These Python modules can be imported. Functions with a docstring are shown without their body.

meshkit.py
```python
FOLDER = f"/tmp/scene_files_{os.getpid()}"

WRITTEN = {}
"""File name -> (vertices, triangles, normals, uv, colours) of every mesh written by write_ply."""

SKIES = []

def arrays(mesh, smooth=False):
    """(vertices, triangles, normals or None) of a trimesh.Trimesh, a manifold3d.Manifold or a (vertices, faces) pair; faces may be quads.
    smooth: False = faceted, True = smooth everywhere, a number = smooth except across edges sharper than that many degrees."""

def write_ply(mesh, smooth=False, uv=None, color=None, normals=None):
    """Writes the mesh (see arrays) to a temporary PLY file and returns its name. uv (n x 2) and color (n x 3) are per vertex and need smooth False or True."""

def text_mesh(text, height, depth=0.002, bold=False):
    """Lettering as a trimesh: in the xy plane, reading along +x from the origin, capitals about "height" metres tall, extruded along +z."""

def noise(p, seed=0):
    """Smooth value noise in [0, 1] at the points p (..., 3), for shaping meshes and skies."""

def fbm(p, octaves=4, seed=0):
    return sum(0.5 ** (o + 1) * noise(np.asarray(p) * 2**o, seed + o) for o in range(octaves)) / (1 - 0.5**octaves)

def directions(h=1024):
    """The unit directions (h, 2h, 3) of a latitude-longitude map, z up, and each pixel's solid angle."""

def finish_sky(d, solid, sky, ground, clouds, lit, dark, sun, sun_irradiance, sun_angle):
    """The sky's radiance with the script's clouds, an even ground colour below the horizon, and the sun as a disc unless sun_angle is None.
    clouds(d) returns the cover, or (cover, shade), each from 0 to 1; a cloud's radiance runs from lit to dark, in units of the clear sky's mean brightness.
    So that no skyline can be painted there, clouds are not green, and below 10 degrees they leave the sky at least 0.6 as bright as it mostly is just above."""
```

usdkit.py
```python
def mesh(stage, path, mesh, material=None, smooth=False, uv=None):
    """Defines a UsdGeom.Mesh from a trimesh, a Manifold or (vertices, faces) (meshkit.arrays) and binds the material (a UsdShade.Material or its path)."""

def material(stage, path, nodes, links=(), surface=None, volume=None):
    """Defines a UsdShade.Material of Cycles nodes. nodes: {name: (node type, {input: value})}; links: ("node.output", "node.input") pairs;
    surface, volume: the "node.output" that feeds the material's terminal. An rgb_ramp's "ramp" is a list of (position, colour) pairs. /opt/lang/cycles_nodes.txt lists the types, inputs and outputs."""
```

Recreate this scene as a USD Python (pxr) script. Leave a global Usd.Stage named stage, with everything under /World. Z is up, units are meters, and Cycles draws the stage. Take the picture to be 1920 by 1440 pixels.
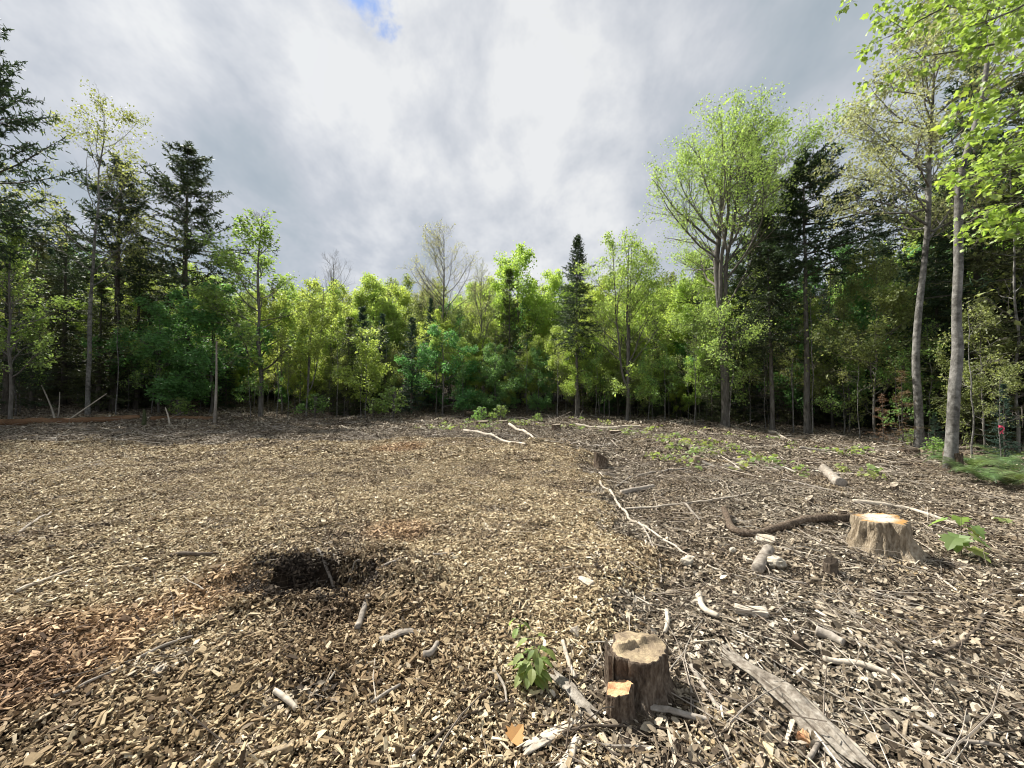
import math, numpy as np, trimesh, usdkit, meshkit
from scipy.sparse import coo_matrix
from scipy.sparse.csgraph import connected_components
from pxr import Usd, UsdGeom, UsdLux, UsdShade, Sdf, Gf, Vt
stage = Usd.Stage.CreateInMemory()
UsdGeom.SetStageUpAxis(stage, 'Z'); UsdGeom.SetStageMetersPerUnit(stage, 1.0)
WORLD = UsdGeom.Xform.Define(stage, '/World'); stage.SetDefaultPrim(WORLD.GetPrim())
T = Sdf.ValueTypeNames
# ------------------------------------------------------------------ camera, sky, sun, exposure
CAM = np.array([0.0, 0.0, 1.62]); PITCH = math.radians(1.2); FPX = 711.0
cam = UsdGeom.Camera.Define(stage, '/World/camera')
cam.CreateHorizontalApertureAttr(36.0); cam.CreateVerticalApertureAttr(27.0)
cam.CreateFocalLengthAttr(36.0 * FPX / 1920.0); cam.CreateClippingRangeAttr((0.05, 5000.0))
cam.CreateExposureAttr(1.1)
cam.AddTranslateOp().Set(Gf.Vec3d(*CAM)); cam.AddRotateXOp().Set(90 + math.degrees(PITCH))
SUN_EL = math.radians(49); SUN_AZ = math.radians(-50)
SUN = np.array([math.sin(SUN_AZ) * math.cos(SUN_EL), math.cos(SUN_AZ) * math.cos(SUN_EL), math.sin(SUN_EL)])
sun = UsdLux.DistantLight.Define(stage, '/World/sun')
sun.CreateIntensityAttr(1.25); sun.CreateAngleAttr(0.9); sun.CreateColorAttr(Gf.Vec3f(1.0, 0.95, 0.86))
sun.GetPrim().CreateAttribute('inputs:normalize', T.Bool).Set(True)
_q = Gf.Rotation(Gf.Vec3d(0, 0, 1), Gf.Vec3d(*SUN)).GetQuat()
sun.AddOrientOp(UsdGeom.XformOp.PrecisionDouble).Set(Gf.Quatd(_q))

def ray(px, py):
    xc, yc = (px - 960) / FPX, (720 - py) / FPX
    return np.array([xc, math.cos(PITCH) - yc * math.sin(PITCH), math.sin(PITCH) + yc * math.cos(PITCH)])
def sky_dir(px, py):
    d = ray(px, py); return d / np.linalg.norm(d)

def blob(nodes, links, name, px, py, r0, r1, src='warp.result'):
    """1 near the sky direction of that point, 0 beyond r1"""
    nodes[name + 'd'] = ('vector_math', {'math_type': 'distance', 'vector2': sky_dir(px, py)})
    nodes[name] = ('map_range', {'range_type': 'smoothstep', 'from_min': r0, 'from_max': r1, 'to_min': 1.0, 'to_max': 0.0, 'clamp': True})
    links += [(src, name + 'd.vector1'), (name + 'd.value', name + '.value')]

N, L = {}, []
N['tc'] = ('texture_coordinate', {})
N['sky'] = ('sky_texture', {'sky_type': 'single_scattering', 'sun_disc': False, 'sun_elevation': SUN_EL, 'sun_rotation': SUN_AZ, 'altitude': 200.0})
N['sep'] = ('separate_xyz', {})
N['zz'] = ('math', {'math_type': 'maximum', 'value2': 0.0})
N['zb'] = ('math', {'math_type': 'add', 'value2': 0.55})
N['ux'] = ('math', {'math_type': 'divide'}); N['uy'] = ('math', {'math_type': 'divide'})
N['uv'] = ('combine_xyz', {'z': 0.37})
N['str'] = ('mapping', {'scale': (1.0, 0.8, 1.0), 'rotation': (0, 0, 0.25)})
L += [('tc.generated', 'sep.vector'), ('sep.z', 'zz.value1'), ('zz.value', 'zb.value1'), ('sep.x', 'ux.value1'), ('zb.value', 'ux.value2'),
      ('sep.y', 'uy.value1'), ('zb.value', 'uy.value2'), ('ux.value', 'uv.x'), ('uy.value', 'uv.y'), ('uv.vector', 'str.vector')]
N['n1'] = ('noise_texture', {'scale': 4.2, 'detail': 8.0, 'roughness': 0.58, 'distortion': 0.12})
N['n2'] = ('noise_texture', {'scale': 1.7, 'detail': 3.0, 'roughness': 0.5, 'distortion': 0.2})
N['nw'] = ('noise_texture', {'scale': 8.0, 'detail': 6.0, 'roughness': 0.55})
L += [('str.vector', 'n1.vector'), ('str.vector', 'n2.vector'), ('tc.generated', 'nw.vector')]
N['warps'] = ('vector_math', {'math_type': 'subtract', 'vector2': (0.5, 0.5, 0.5)})
N['warpm'] = ('vector_math', {'math_type': 'scale', 'scale': 0.24})
N['warp'] = ('mix_vector', {'fac': 1.0}); N['warpa'] = ('vector_math', {'math_type': 'add'})
L += [('nw.color', 'warps.vector1'), ('warps.vector', 'warpm.vector1'), ('warpm.vector', 'warpa.vector1'), ('tc.generated', 'warpa.vector2'), ('warpa.vector', 'warp.b')]
blob(N, L, 'hole', 684, -8, 0.010, 0.048)
blob(N, L, 'hole2', 706, 58, 0.0, 0.035)
blob(N, L, 'lit', 840, 130, 0.05, 0.75)
blob(N, L, 'lit2', 250, 40, 0.05, 0.5)
blob(N, L, 'gr1', 430, 400, 0.05, 0.38)
blob(N, L, 'gr2', 1400, 170, 0.1, 0.75)
# brightness of the cloud sheet: noise + where it is thin towards the light
def madd(name, a, k, b):
    N[name] = ('math', {'math_type': 'multiply_add', 'value2': k}); L.append((a, name + '.value1'))
    if isinstance(b, str): L.append((b, name + '.value3'))
    else: N[name][1]['value3'] = b
madd('b0', 'n1.fac', 2.1, -0.74); madd('b1', 'n2.fac', 0.5, 'b0.value'); madd('b2', 'lit.result', 0.42, 'b1.value')
madd('b3', 'lit2.result', 0.20, 'b2.value'); madd('b4', 'gr1.result', -0.22, 'b3.value'); madd('b5', 'gr2.result', -0.22, 'b4.value')
K = 4.1
N['cl'] = ('rgb_ramp', {'ramp': [(0.0, (0.44, 0.515, 0.575)), (0.35, (0.545, 0.605, 0.66)), (0.6, (0.665, 0.70, 0.755)), (0.85, (0.85, 0.87, 0.90)), (1.0, (0.98, 0.99, 0.99))]})
L.append(('b5.value', 'cl.fac'))
N['clk'] = ('vector_math', {'math_type': 'scale', 'scale': K}); L.append(('cl.color', 'clk.vector1'))
N['hm'] = ('math', {'math_type': 'maximum'}); L += [('hole.result', 'hm.value1'), ('hole2.result', 'hm.value2')]
N['cov'] = ('map_range', {'from_min': 0.0, 'from_max': 1.0, 'to_min': 0.96, 'to_max': 0.05, 'clamp': True}); L.append(('hm.value', 'cov.value'))
N['skm'] = ('vector_math', {'math_type': 'multiply', 'vector2': (0.34, 0.48, 0.70)}); L.append(('sky.color', 'skm.vector1'))
N['mx'] = ('mix_color', {'blend_type': 'mix', 'use_clamp': False}); L += [('cov.result', 'mx.fac'), ('skm.vector', 'mx.a'), ('clk.vector', 'mx.b')]
N['bg'] = ('background_shader', {'strength': 0.1}); L.append(('mx.result', 'bg.color'))
skymat = usdkit.material(stage, '/World/Looks/sky_material', N, L, surface='bg.background')
dome = UsdLux.DomeLight.Define(stage, '/World/sky'); dome.CreateIntensityAttr(1.0)
UsdShade.MaterialBindingAPI.Apply(dome.GetPrim()).Bind(skymat)
dome.GetPrim().SetCustomDataByKey('kind', 'structure')

# ------------------------------------------------------------------ helpers
USED = {}
def numbered(parent, name):
    k = (str(parent), name); i = USED.get(k, 0); USED[k] = i + 1
    return f'{parent}/{name}' + (f'_{i:03d}' if i else '')
def path(p): return str(p.GetPath()) if hasattr(p, 'GetPath') else str(p)
def tag(p, label=None, cat=None, group=None, kind=None):
    for k, v in (('label', label), ('category', cat), ('group', group), ('kind', kind)):
        if v: p.SetCustomDataByKey(k, v)
    return p
TONED = set(); TONE = np.random.default_rng(2024)
def obj(name, mesh, mat, parent='/World', smooth=False, **kw):
    toned = str(mat.GetPath()) in TONED
    m = usdkit.mesh(stage, numbered(path(parent), name), mesh, mat, smooth=smooth and not toned)
    if toned:                                                                    # every separate piece of the mesh gets a random tone between 0 and 1
        v, f = mesh; n = len(v); f = np.asarray(f)
        lab = connected_components(coo_matrix((np.ones(len(f) * 2), (np.concatenate([f[:, 0], f[:, 1]]), np.concatenate([f[:, 1], f[:, 2]]))), shape=(n, n)), directed=False)[1]
        UsdGeom.PrimvarsAPI(m).CreatePrimvar('tone', T.FloatArray, 'vertex').Set(Vt.FloatArray.FromNumpy(TONE.random(lab.max() + 1).astype(np.float32)[lab]))
    return tag(m.GetPrim(), **kw)
def thing(name, label, cat, loc=(0, 0, 0), rz=0.0, s=1.0, group=None, parent='/World'):
    x = UsdGeom.Xform.Define(stage, numbered(parent, name))
    x.AddTranslateOp().Set(Gf.Vec3d(*map(float, loc)))
    if rz: x.AddRotateZOp().Set(float(math.degrees(rz)))
    if np.ndim(s) or s != 1.0: x.AddScaleOp().Set(Gf.Vec3f(*(map(float, s) if np.ndim(s) else (float(s),) * 3)))
    return tag(x.GetPrim(), label, cat, group)
def refer(name, target, label, cat, loc, rz, s, group=None):
    p = thing(name, label, cat, loc, rz, s, group)
    p.GetReferences().AddInternalReference(Sdf.Path(target)); p.SetInstanceable(True)
    return p
def unit(v): return v / np.maximum(np.linalg.norm(v, axis=-1, keepdims=True), 1e-9)
def sstep(x): x = np.clip(x, 0, 1); return x * x * (3 - 2 * x)
def tubes(pts, rad, k=5, cap=False):
    """pts (N,S,3), rad (N,S) -> one mesh of N tapering tubes"""
    pts, rad = np.asarray(pts, float), np.asarray(rad, float)
    n, s = pts.shape[:2]
    t = unit(np.gradient(pts, axis=1))
    m = unit(t.mean(1)); ref = np.where(np.abs(m[:, 2:3]) > 0.8, [[1.0, 0, 0]], [[0, 0, 1.0]])[:, None, :]
    a = unit(np.cross(t, np.broadcast_to(ref, t.shape))); b = np.cross(t, a)
    th = np.arange(k) * 2 * np.pi / k
    v = pts[:, :, None] + rad[:, :, None, None] * (a[:, :, None] * np.cos(th)[:, None] + b[:, :, None] * np.sin(th)[:, None])
    idx = np.arange(n * s * k).reshape(n, s, k)
    p, q = idx[:, :-1], idx[:, 1:]
    pr, qr = np.roll(p, -1, 2), np.roll(q, -1, 2)
    f = np.concatenate([np.stack([p, pr, qr], -1).reshape(-1, 3), np.stack([p, qr, q], -1).reshape(-1, 3)])
    v = v.reshape(-1, 3)
    if cap:
        c0 = len(v); v = np.vstack([v, pts[:, 0], pts[:, -1]])
        e0 = np.stack([np.roll(idx[:, 0], -1, 1), idx[:, 0], np.broadcast_to((c0 + np.arange(n))[:, None], (n, k))], -1).reshape(-1, 3)
        e1 = np.stack([idx[:, -1], np.roll(idx[:, -1], -1, 1), np.broadcast_to((c0 + n + np.arange(n))[:, None], (n, k))], -1).reshape(-1, 3)
        f = np.concatenate([f, e0, e1])
    return v, f
def joined(*ms):
    vs, fs, n = [], [], 0
    for v, f in ms:
        vs.append(v); fs.append(np.asarray(f) + n); n += len(v)
    return np.concatenate(vs), np.concatenate(fs)
def poly(P, D, Ln, nseg, rng, wob=0.15, up=0.0):
    pts = [P]; d = D
    for i in range(nseg):
        d = unit(d + wob * rng.normal(size=d.shape) + np.array([0, 0, 1.0]) * up)
        P = P + d * (np.asarray(Ln)[:, None] / nseg); pts.append(P)
    return np.stack(pts, 1)
def spawn(pts, rad, k, t0, t1, ang, rng, even=False):
    """k children on each of the lines: start points, directions, position along the parent, parent index, radius there"""
    n, s = pts.shape[:2]
    t = t0 + (t1 - t0) * (((np.arange(k) + rng.random((n, k))) / k) if even else np.sort(rng.random((n, k)), 1))
    f = t * (s - 1); i = np.minimum(f.astype(int), s - 2); w = (f - i)[..., None]
    rows = np.arange(n)[:, None]
    p = pts[rows, i] * (1 - w) + pts[rows, i + 1] * w
    r = rad[rows, i] * (1 - w[..., 0]) + rad[rows, i + 1] * w[..., 0]
    tan = unit(pts[rows, i + 1] - pts[rows, i])
    rnd = rng.normal(size=tan.shape); perp = unit(rnd - (rnd * tan).sum(-1, keepdims=True) * tan)
    a = np.radians(ang[0] + (ang[1] - ang[0]) * rng.random((n, k)))[..., None]
    d = tan * np.cos(a) + perp * np.sin(a)
    return p.reshape(-1, 3), d.reshape(-1, 3), t.ravel(), np.repeat(np.arange(n), k), r.ravel()
def leaves(P, D, size, rng, per=4, spread=0.08, droop=0.5, up=0.8, width=0.36):
    """rhombic folded leaves near the points P on twigs of direction D"""
    P = np.repeat(P, per, 0); D = np.repeat(D, per, 0); n = len(P)
    P = P + rng.normal(size=(n, 3)) * spread
    ax = unit(D * 0.4 + rng.normal(size=(n, 3)) * 0.8 + np.array([0, 0, -droop]))
    nr = rng.normal(size=(n, 3)) + np.array([0, 0, up]); nr = unit(nr - (nr * ax).sum(1, keepdims=True) * ax)
    sd = np.cross(ax, nr); s = (size * np.exp(rng.normal(size=n) * 0.3))[:, None]
    v = np.stack([P, P + ax * s * 0.45 + sd * s * width + nr * s * 0.07, P + ax * s - nr * s * 0.1, P + ax * s * 0.45 - sd * s * width + nr * s * 0.07], 1).reshape(-1, 3)
    q = np.arange(n)[:, None] * 4
    return v, np.concatenate([q + [0, 1, 2], q + [0, 2, 3]])
def lobed(P, D, size, rng, per=1, spread=0.03, droop=0.45, up=1.2, lobes=((0, 0), (0.22, 0.42), (0.45, 0.30), (0.62, 0.40), (0.72, 0.16), (1.0, 0.0))):
    """leaves with a toothed outline of several points, folded along the middle"""
    P = np.repeat(P, per, 0); D = np.repeat(D, per, 0); n = len(P); P = P + rng.normal(size=(n, 3)) * spread
    ax = unit(D * 0.5 + rng.normal(size=(n, 3)) * 0.7 + np.array([0, 0, -droop])); nr = rng.normal(size=(n, 3)) * 0.7 + np.array([0, 0, up]); nr = unit(nr - (nr * ax).sum(1, keepdims=True) * ax)
    sd = np.cross(ax, nr); s = (size * np.exp(rng.normal(size=n) * 0.25))[:, None]; cv = []
    for t_, w_ in lobes: cv.append(P + ax * s * t_ - nr * s * 0.18 * t_**2)
    m = len(lobes); lf, rt = [], []
    for (t_, w_), c in zip(lobes[1:-1], cv[1:-1]): lf.append(c + sd * s * w_ + nr * s * 0.10 * w_); rt.append(c - sd * s * w_ + nr * s * 0.10 * w_)
    v = np.stack(cv + lf + rt, 1); q = np.arange(n)[:, None] * v.shape[1]; F = []
    for side, o in ((0, m), (1, m + m - 2)):
        ring = [0] + [o + i for i in range(m - 2)] + [m - 1]
        for i in range(m - 1):
            tri = [(ring[i], ring[i + 1], i + 1 if i + 1 < m - 1 else m - 1), (ring[i], i + 1, i)]
            for a in tri:
                if len(set(a)) == 3: F.append(q + np.array(a if side else a[::-1]))
    return v.reshape(-1, 3), np.concatenate(F)
def smooth_path(P, n):
    """Catmull-Rom through the points P"""
    P = np.asarray(P, float); Q = np.vstack([2 * P[0] - P[1], P, 2 * P[-1] - P[-2]])
    u = np.linspace(0, len(P) - 1, n); i = np.minimum(u.astype(int), len(P) - 2); t = (u - i)[:, None]
    a, b, c, d = Q[i], Q[i + 1], Q[i + 2], Q[i + 3]
    return 0.5 * (2 * b + (c - a) * t + (2 * a - 5 * b + 4 * c - d) * t**2 + (3 * b - a - 3 * c + d) * t**3)

# ------------------------------------------------------------------ materials
def mat(name, nodes, links, surface='p.BSDF'):
    return usdkit.material(stage, '/World/Looks/' + name, nodes, links, surface=surface)
def leaf_mat(name, c, var=0.35, trans=0.4, hue=0.03, spec=0.25):
    TONED.add('/World/Looks/' + name)
    N = {'g': ('attribute', {'attribute': 'tone'}), 'o': ('object_info', {}),
         'v': ('map_range', {'from_min': 0.0, 'from_max': 1.0, 'to_min': 0.92 - var, 'to_max': 0.92 + var}),
         'h': ('map_range', {'from_min': 0.0, 'from_max': 1.0, 'to_min': 0.5 - hue, 'to_max': 0.5 + hue}),
         's': ('hsv', {'color': c, 'saturation': 0.92}), 'p': ('principled_bsdf', {'roughness': 0.55, 'specular_ior_level': spec}),
         't': ('translucent_bsdf', {}), 'tc': ('vector_math', {'math_type': 'multiply', 'vector2': (3.25 * trans, 3.25 * trans, 2.1 * trans)}), 'm': ('add_closure', {})}
    return mat(name, N, [('g.fac', 'v.value'), ('o.random', 'h.value'), ('v.result', 's.value'), ('h.result', 's.hue'), ('s.color', 'p.base_color'),
                         ('s.color', 'tc.vector1'), ('tc.vector', 't.color'), ('p.BSDF', 'm.closure1'), ('t.BSDF', 'm.closure2')], 'm.closure')
def bark_mat(name, ramp, scale=(9, 9, 1.6), bump=0.6, rough=0.9, detail=6.0, sc=1.0, dist=0.02):
    N = {'tc': ('texture_coordinate', {}), 'mp': ('mapping', {'scale': scale}), 'n': ('noise_texture', {'scale': 2.0 * sc, 'detail': detail, 'roughness': 0.65}),
         'n2': ('noise_texture', {'scale': 1.1 * sc, 'detail': 3.0}), 'ad': ('math', {'math_type': 'multiply_add', 'value2': 0.5}),
         'r': ('rgb_ramp', {'ramp': ramp}), 'b': ('bump', {'strength': bump, 'distance': dist}), 'p': ('principled_bsdf', {'roughness': rough, 'specular_ior_level': 0.15}),
         'sb': ('math', {'math_type': 'subtract', 'value2': 0.25})}
    return mat(name, N, [('tc.object', 'mp.vector'), ('mp.vector', 'n.vector'), ('tc.object', 'n2.vector'), ('n2.fac', 'ad.value1'), ('n.fac', 'ad.value3'), ('ad.value', 'sb.value1'),
                         ('sb.value', 'r.fac'), ('n.fac', 'b.height'), ('r.color', 'p.base_color'), ('b.normal', 'p.normal')])
M = {}
M['leaf_emerald'] = leaf_mat('leaf_emerald', (0.070, 0.155, 0.048), hue=0.02)
M['leaf_yellow'] = leaf_mat('leaf_yellow', (0.175, 0.225, 0.052), hue=0.018, trans=0.45)
M['leaf_mid'] = leaf_mat('leaf_mid', (0.115, 0.185, 0.045), hue=0.02)
M['leaf_olive'] = leaf_mat('leaf_olive', (0.125, 0.150, 0.05), hue=0.02)
M['leaf_near'] = leaf_mat('leaf_near', (0.15, 0.215, 0.032), trans=0.38, hue=0.02, spec=0.4)
M['leaf_airy'] = leaf_mat('leaf_airy', (0.165, 0.22, 0.06), hue=0.02, trans=0.45)
M['leaf_pale'] = leaf_mat('leaf_pale', (0.20, 0.215, 0.115), trans=0.36)
M['leaf_bright'] = leaf_mat('leaf_bright', (0.175, 0.235, 0.046), trans=0.5, hue=0.018)
M['needle_dark'] = leaf_mat('needle_dark', (0.040, 0.066, 0.030), var=0.45, trans=0.12)
M['needle_olive'] = leaf_mat('needle_olive', (0.060, 0.078, 0.028), var=0.45, trans=0.15)
M['needle_blue'] = leaf_mat('needle_blue', (0.026, 0.058, 0.036), var=0.45, trans=0.12)
M['needle_red'] = leaf_mat('needle_red', (0.13, 0.065, 0.035), var=0.4, trans=0.1)
M['fern'] = leaf_mat('fern_green', (0.06, 0.095, 0.03), trans=0.25, var=0.5)
M['weed'] = leaf_mat('weed_green', (0.125, 0.165, 0.045), trans=0.42)
M['bark_grey'] = bark_mat('bark_grey', [(0.25, (0.04, 0.036, 0.031)), (0.45, (0.105, 0.097, 0.086)), (0.62, (0.165, 0.155, 0.14)), (0.8, (0.26, 0.25, 0.23))])
M['bark_pale'] = bark_mat('bark_pale', [(0.25, (0.045, 0.042, 0.037)), (0.42, (0.11, 0.105, 0.096)), (0.55, (0.185, 0.178, 0.165)), (0.75, (0.31, 0.30, 0.28))], scale=(5, 5, 4), bump=0.8)
M['bark_dark'] = bark_mat('bark_dark', [(0.2, (0.03, 0.026, 0.022)), (0.5, (0.085, 0.075, 0.062)), (0.8, (0.16, 0.145, 0.125))])
M['twig'] = bark_mat('twig_grey', [(0.2, (0.10, 0.09, 0.075)), (0.8, (0.24, 0.22, 0.195))], bump=0.1)
M['twig_dark'] = bark_mat('twig_dark', [(0.2, (0.05, 0.043, 0.036)), (0.8, (0.13, 0.115, 0.10))], bump=0.1)
M['bark_stump'] = bark_mat('bark_stump', [(0.25, (0.022, 0.016, 0.012)), (0.45, (0.085, 0.062, 0.045)), (0.6, (0.155, 0.122, 0.092)), (0.75, (0.27, 0.225, 0.175))], scale=(15, 15, 6), bump=1.0, sc=1.6, dist=0.02)
M['bark_stump_pale'] = bark_mat('bark_stump_pale', [(0.15, (0.06, 0.045, 0.03)), (0.42, (0.22, 0.175, 0.12)), (0.6, (0.36, 0.30, 0.22)), (0.85, (0.52, 0.46, 0.36))], scale=(16, 16, 5), bump=1.0, sc=1.4, dist=0.025)
def wood_mat(name, ramp, sc=1.0, scale=(22, 22, 1.5)):
    return bark_mat(name, ramp, scale=scale, bump=0.5, rough=0.8, sc=sc, dist=0.006)
def along(name, ramp, bump=0.5, sc=1.0, dist=0.006):
    """isotropic weathered wood (grain made by the mesh itself)"""
    return bark_mat(name, ramp, scale=(9, 9, 9), bump=bump, rough=0.85, sc=sc * 1.5, dist=dist)
def cut_mat(name, inner, outer, stain, rim=None):
    """a sawn end: growth rings about the middle, paler or darker sapwood, weather stains and saw marks"""
    N = {'tc': ('texture_coordinate', {}), 'w': ('wave_texture', {'wave_type': 'rings', 'rings_direction': 'z', 'scale': 28.0, 'distortion': 4.0, 'detail': 3.0, 'detail_scale': 1.5}), 'n': ('noise_texture', {'scale': 9.0, 'detail': 6.0, 'roughness': 0.65}), 'n2': ('noise_texture', {'scale': 70.0, 'detail': 4.0}),
         'a': ('rgb_ramp', {'ramp': [(0.0, inner), (1.0, outer)]}), 'f': ('map_range', {'from_min': 0.35, 'from_max': 0.62, 'to_min': 0.0, 'to_max': 1.0, 'clamp': True}), 'm': ('mix_color', {'blend_type': 'mix', 'b': stain}),
         'k': ('map_range', {'from_min': 0.0, 'from_max': 1.0, 'to_min': 0.86, 'to_max': 1.06}), 'g': ('map_range', {'from_min': 0.3, 'from_max': 0.7, 'to_min': 0.75, 'to_max': 1.2}), 'kk': ('math', {'math_type': 'multiply'}), 'h': ('hsv', {}), 'b': ('bump', {'strength': 0.6, 'distance': 0.006}), 'p': ('principled_bsdf', {'roughness': 0.8, 'specular_ior_level': 0.2})}
    X = []
    if rim:                                                                      # the sapwood ring has its own colour
        N['xy'] = ('vector_math', {'math_type': 'multiply', 'vector2': (1.0, 1.0, 0.0)}); N['ln'] = ('vector_math', {'math_type': 'length'}); N['la'] = ('math', {'math_type': 'multiply_add', 'value2': 0.16})
        N['f'] = ('map_range', {'from_min': rim[0] + 0.08, 'from_max': rim[1] + 0.08, 'to_min': 0.0, 'to_max': 1.0, 'clamp': True}); X = [('tc.object', 'xy.vector1'), ('xy.vector', 'ln.vector1'), ('n.fac', 'la.value1'), ('ln.value', 'la.value3'), ('la.value', 'f.value')]
    return mat(name, N, X + [('tc.object', 'w.vector'), ('tc.object', 'n.vector'), ('tc.object', 'n2.vector')] + ([] if rim else [('n.fac', 'f.value')]) + [('n2.fac', 'a.fac'), ('a.color', 'm.a'), ('f.result', 'm.fac'), ('w.fac', 'k.value'), ('n2.fac', 'g.value'), ('k.result', 'kk.value1'), ('g.result', 'kk.value2'),
                         ('kk.value', 'h.value'), ('m.result', 'h.color'), ('h.color', 'p.base_color'), ('n2.fac', 'b.height'), ('b.normal', 'p.normal')])
M['cut_tan'] = cut_mat('cut_tan', (0.33, 0.255, 0.15), (0.44, 0.36, 0.235), (0.17, 0.13, 0.09))
M['cut_orange'] = cut_mat('cut_orange', (0.44, 0.40, 0.34), (0.52, 0.48, 0.42), (0.34, 0.19, 0.065), (0.10, 0.17))
M['cut_red'] = cut_mat('cut_red', (0.48, 0.30, 0.16), (0.52, 0.36, 0.21), (0.38, 0.16, 0.075))
M['cut_grey'] = cut_mat('cut_grey', (0.34, 0.29, 0.22), (0.42, 0.37, 0.29), (0.20, 0.165, 0.125))
M['stick_grey'] = along('stick_grey', [(0.2, (0.10, 0.085, 0.07)), (0.5, (0.25, 0.22, 0.185)), (0.8, (0.44, 0.40, 0.35))])
M['stick_pale'] = along('stick_pale', [(0.2, (0.20, 0.17, 0.135)), (0.5, (0.42, 0.37, 0.30)), (0.8, (0.60, 0.55, 0.47))])
M['stick_dark'] = along('stick_dark', [(0.2, (0.035, 0.027, 0.02)), (0.5, (0.095, 0.075, 0.057)), (0.8, (0.18, 0.15, 0.12))])
M['log_rot'] = along('log_rot', [(0.15, (0.05, 0.04, 0.03)), (0.4, (0.19, 0.165, 0.135)), (0.6, (0.34, 0.31, 0.265)), (0.85, (0.50, 0.47, 0.42))], bump=0.9, dist=0.015)
M['log_red'] = along('log_red', [(0.2, (0.06, 0.035, 0.022)), (0.5, (0.16, 0.09, 0.05)), (0.8, (0.25, 0.17, 0.10))])
M['stone'] = along('stone_pale', [(0.2, (0.20, 0.17, 0.13)), (0.5, (0.40, 0.36, 0.29)), (0.8, (0.54, 0.50, 0.42))], bump=0.8)
M['soil'] = along('soil_dark', [(0.2, (0.012, 0.009, 0.007)), (0.8, (0.05, 0.038, 0.028))], bump=1.0, dist=0.03)
M['ribbon'] = mat('ribbon_pink', {'p': ('principled_bsdf', {'base_color': (0.75, 0.08, 0.16), 'roughness': 0.5})}, [])
M['moss'] = along('moss', [(0.3, (0.03, 0.045, 0.015)), (0.7, (0.09, 0.09, 0.05))])
M['dead_leaf'] = leaf_mat('dead_leaf_orange', (0.46, 0.19, 0.08), trans=0.2)

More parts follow.
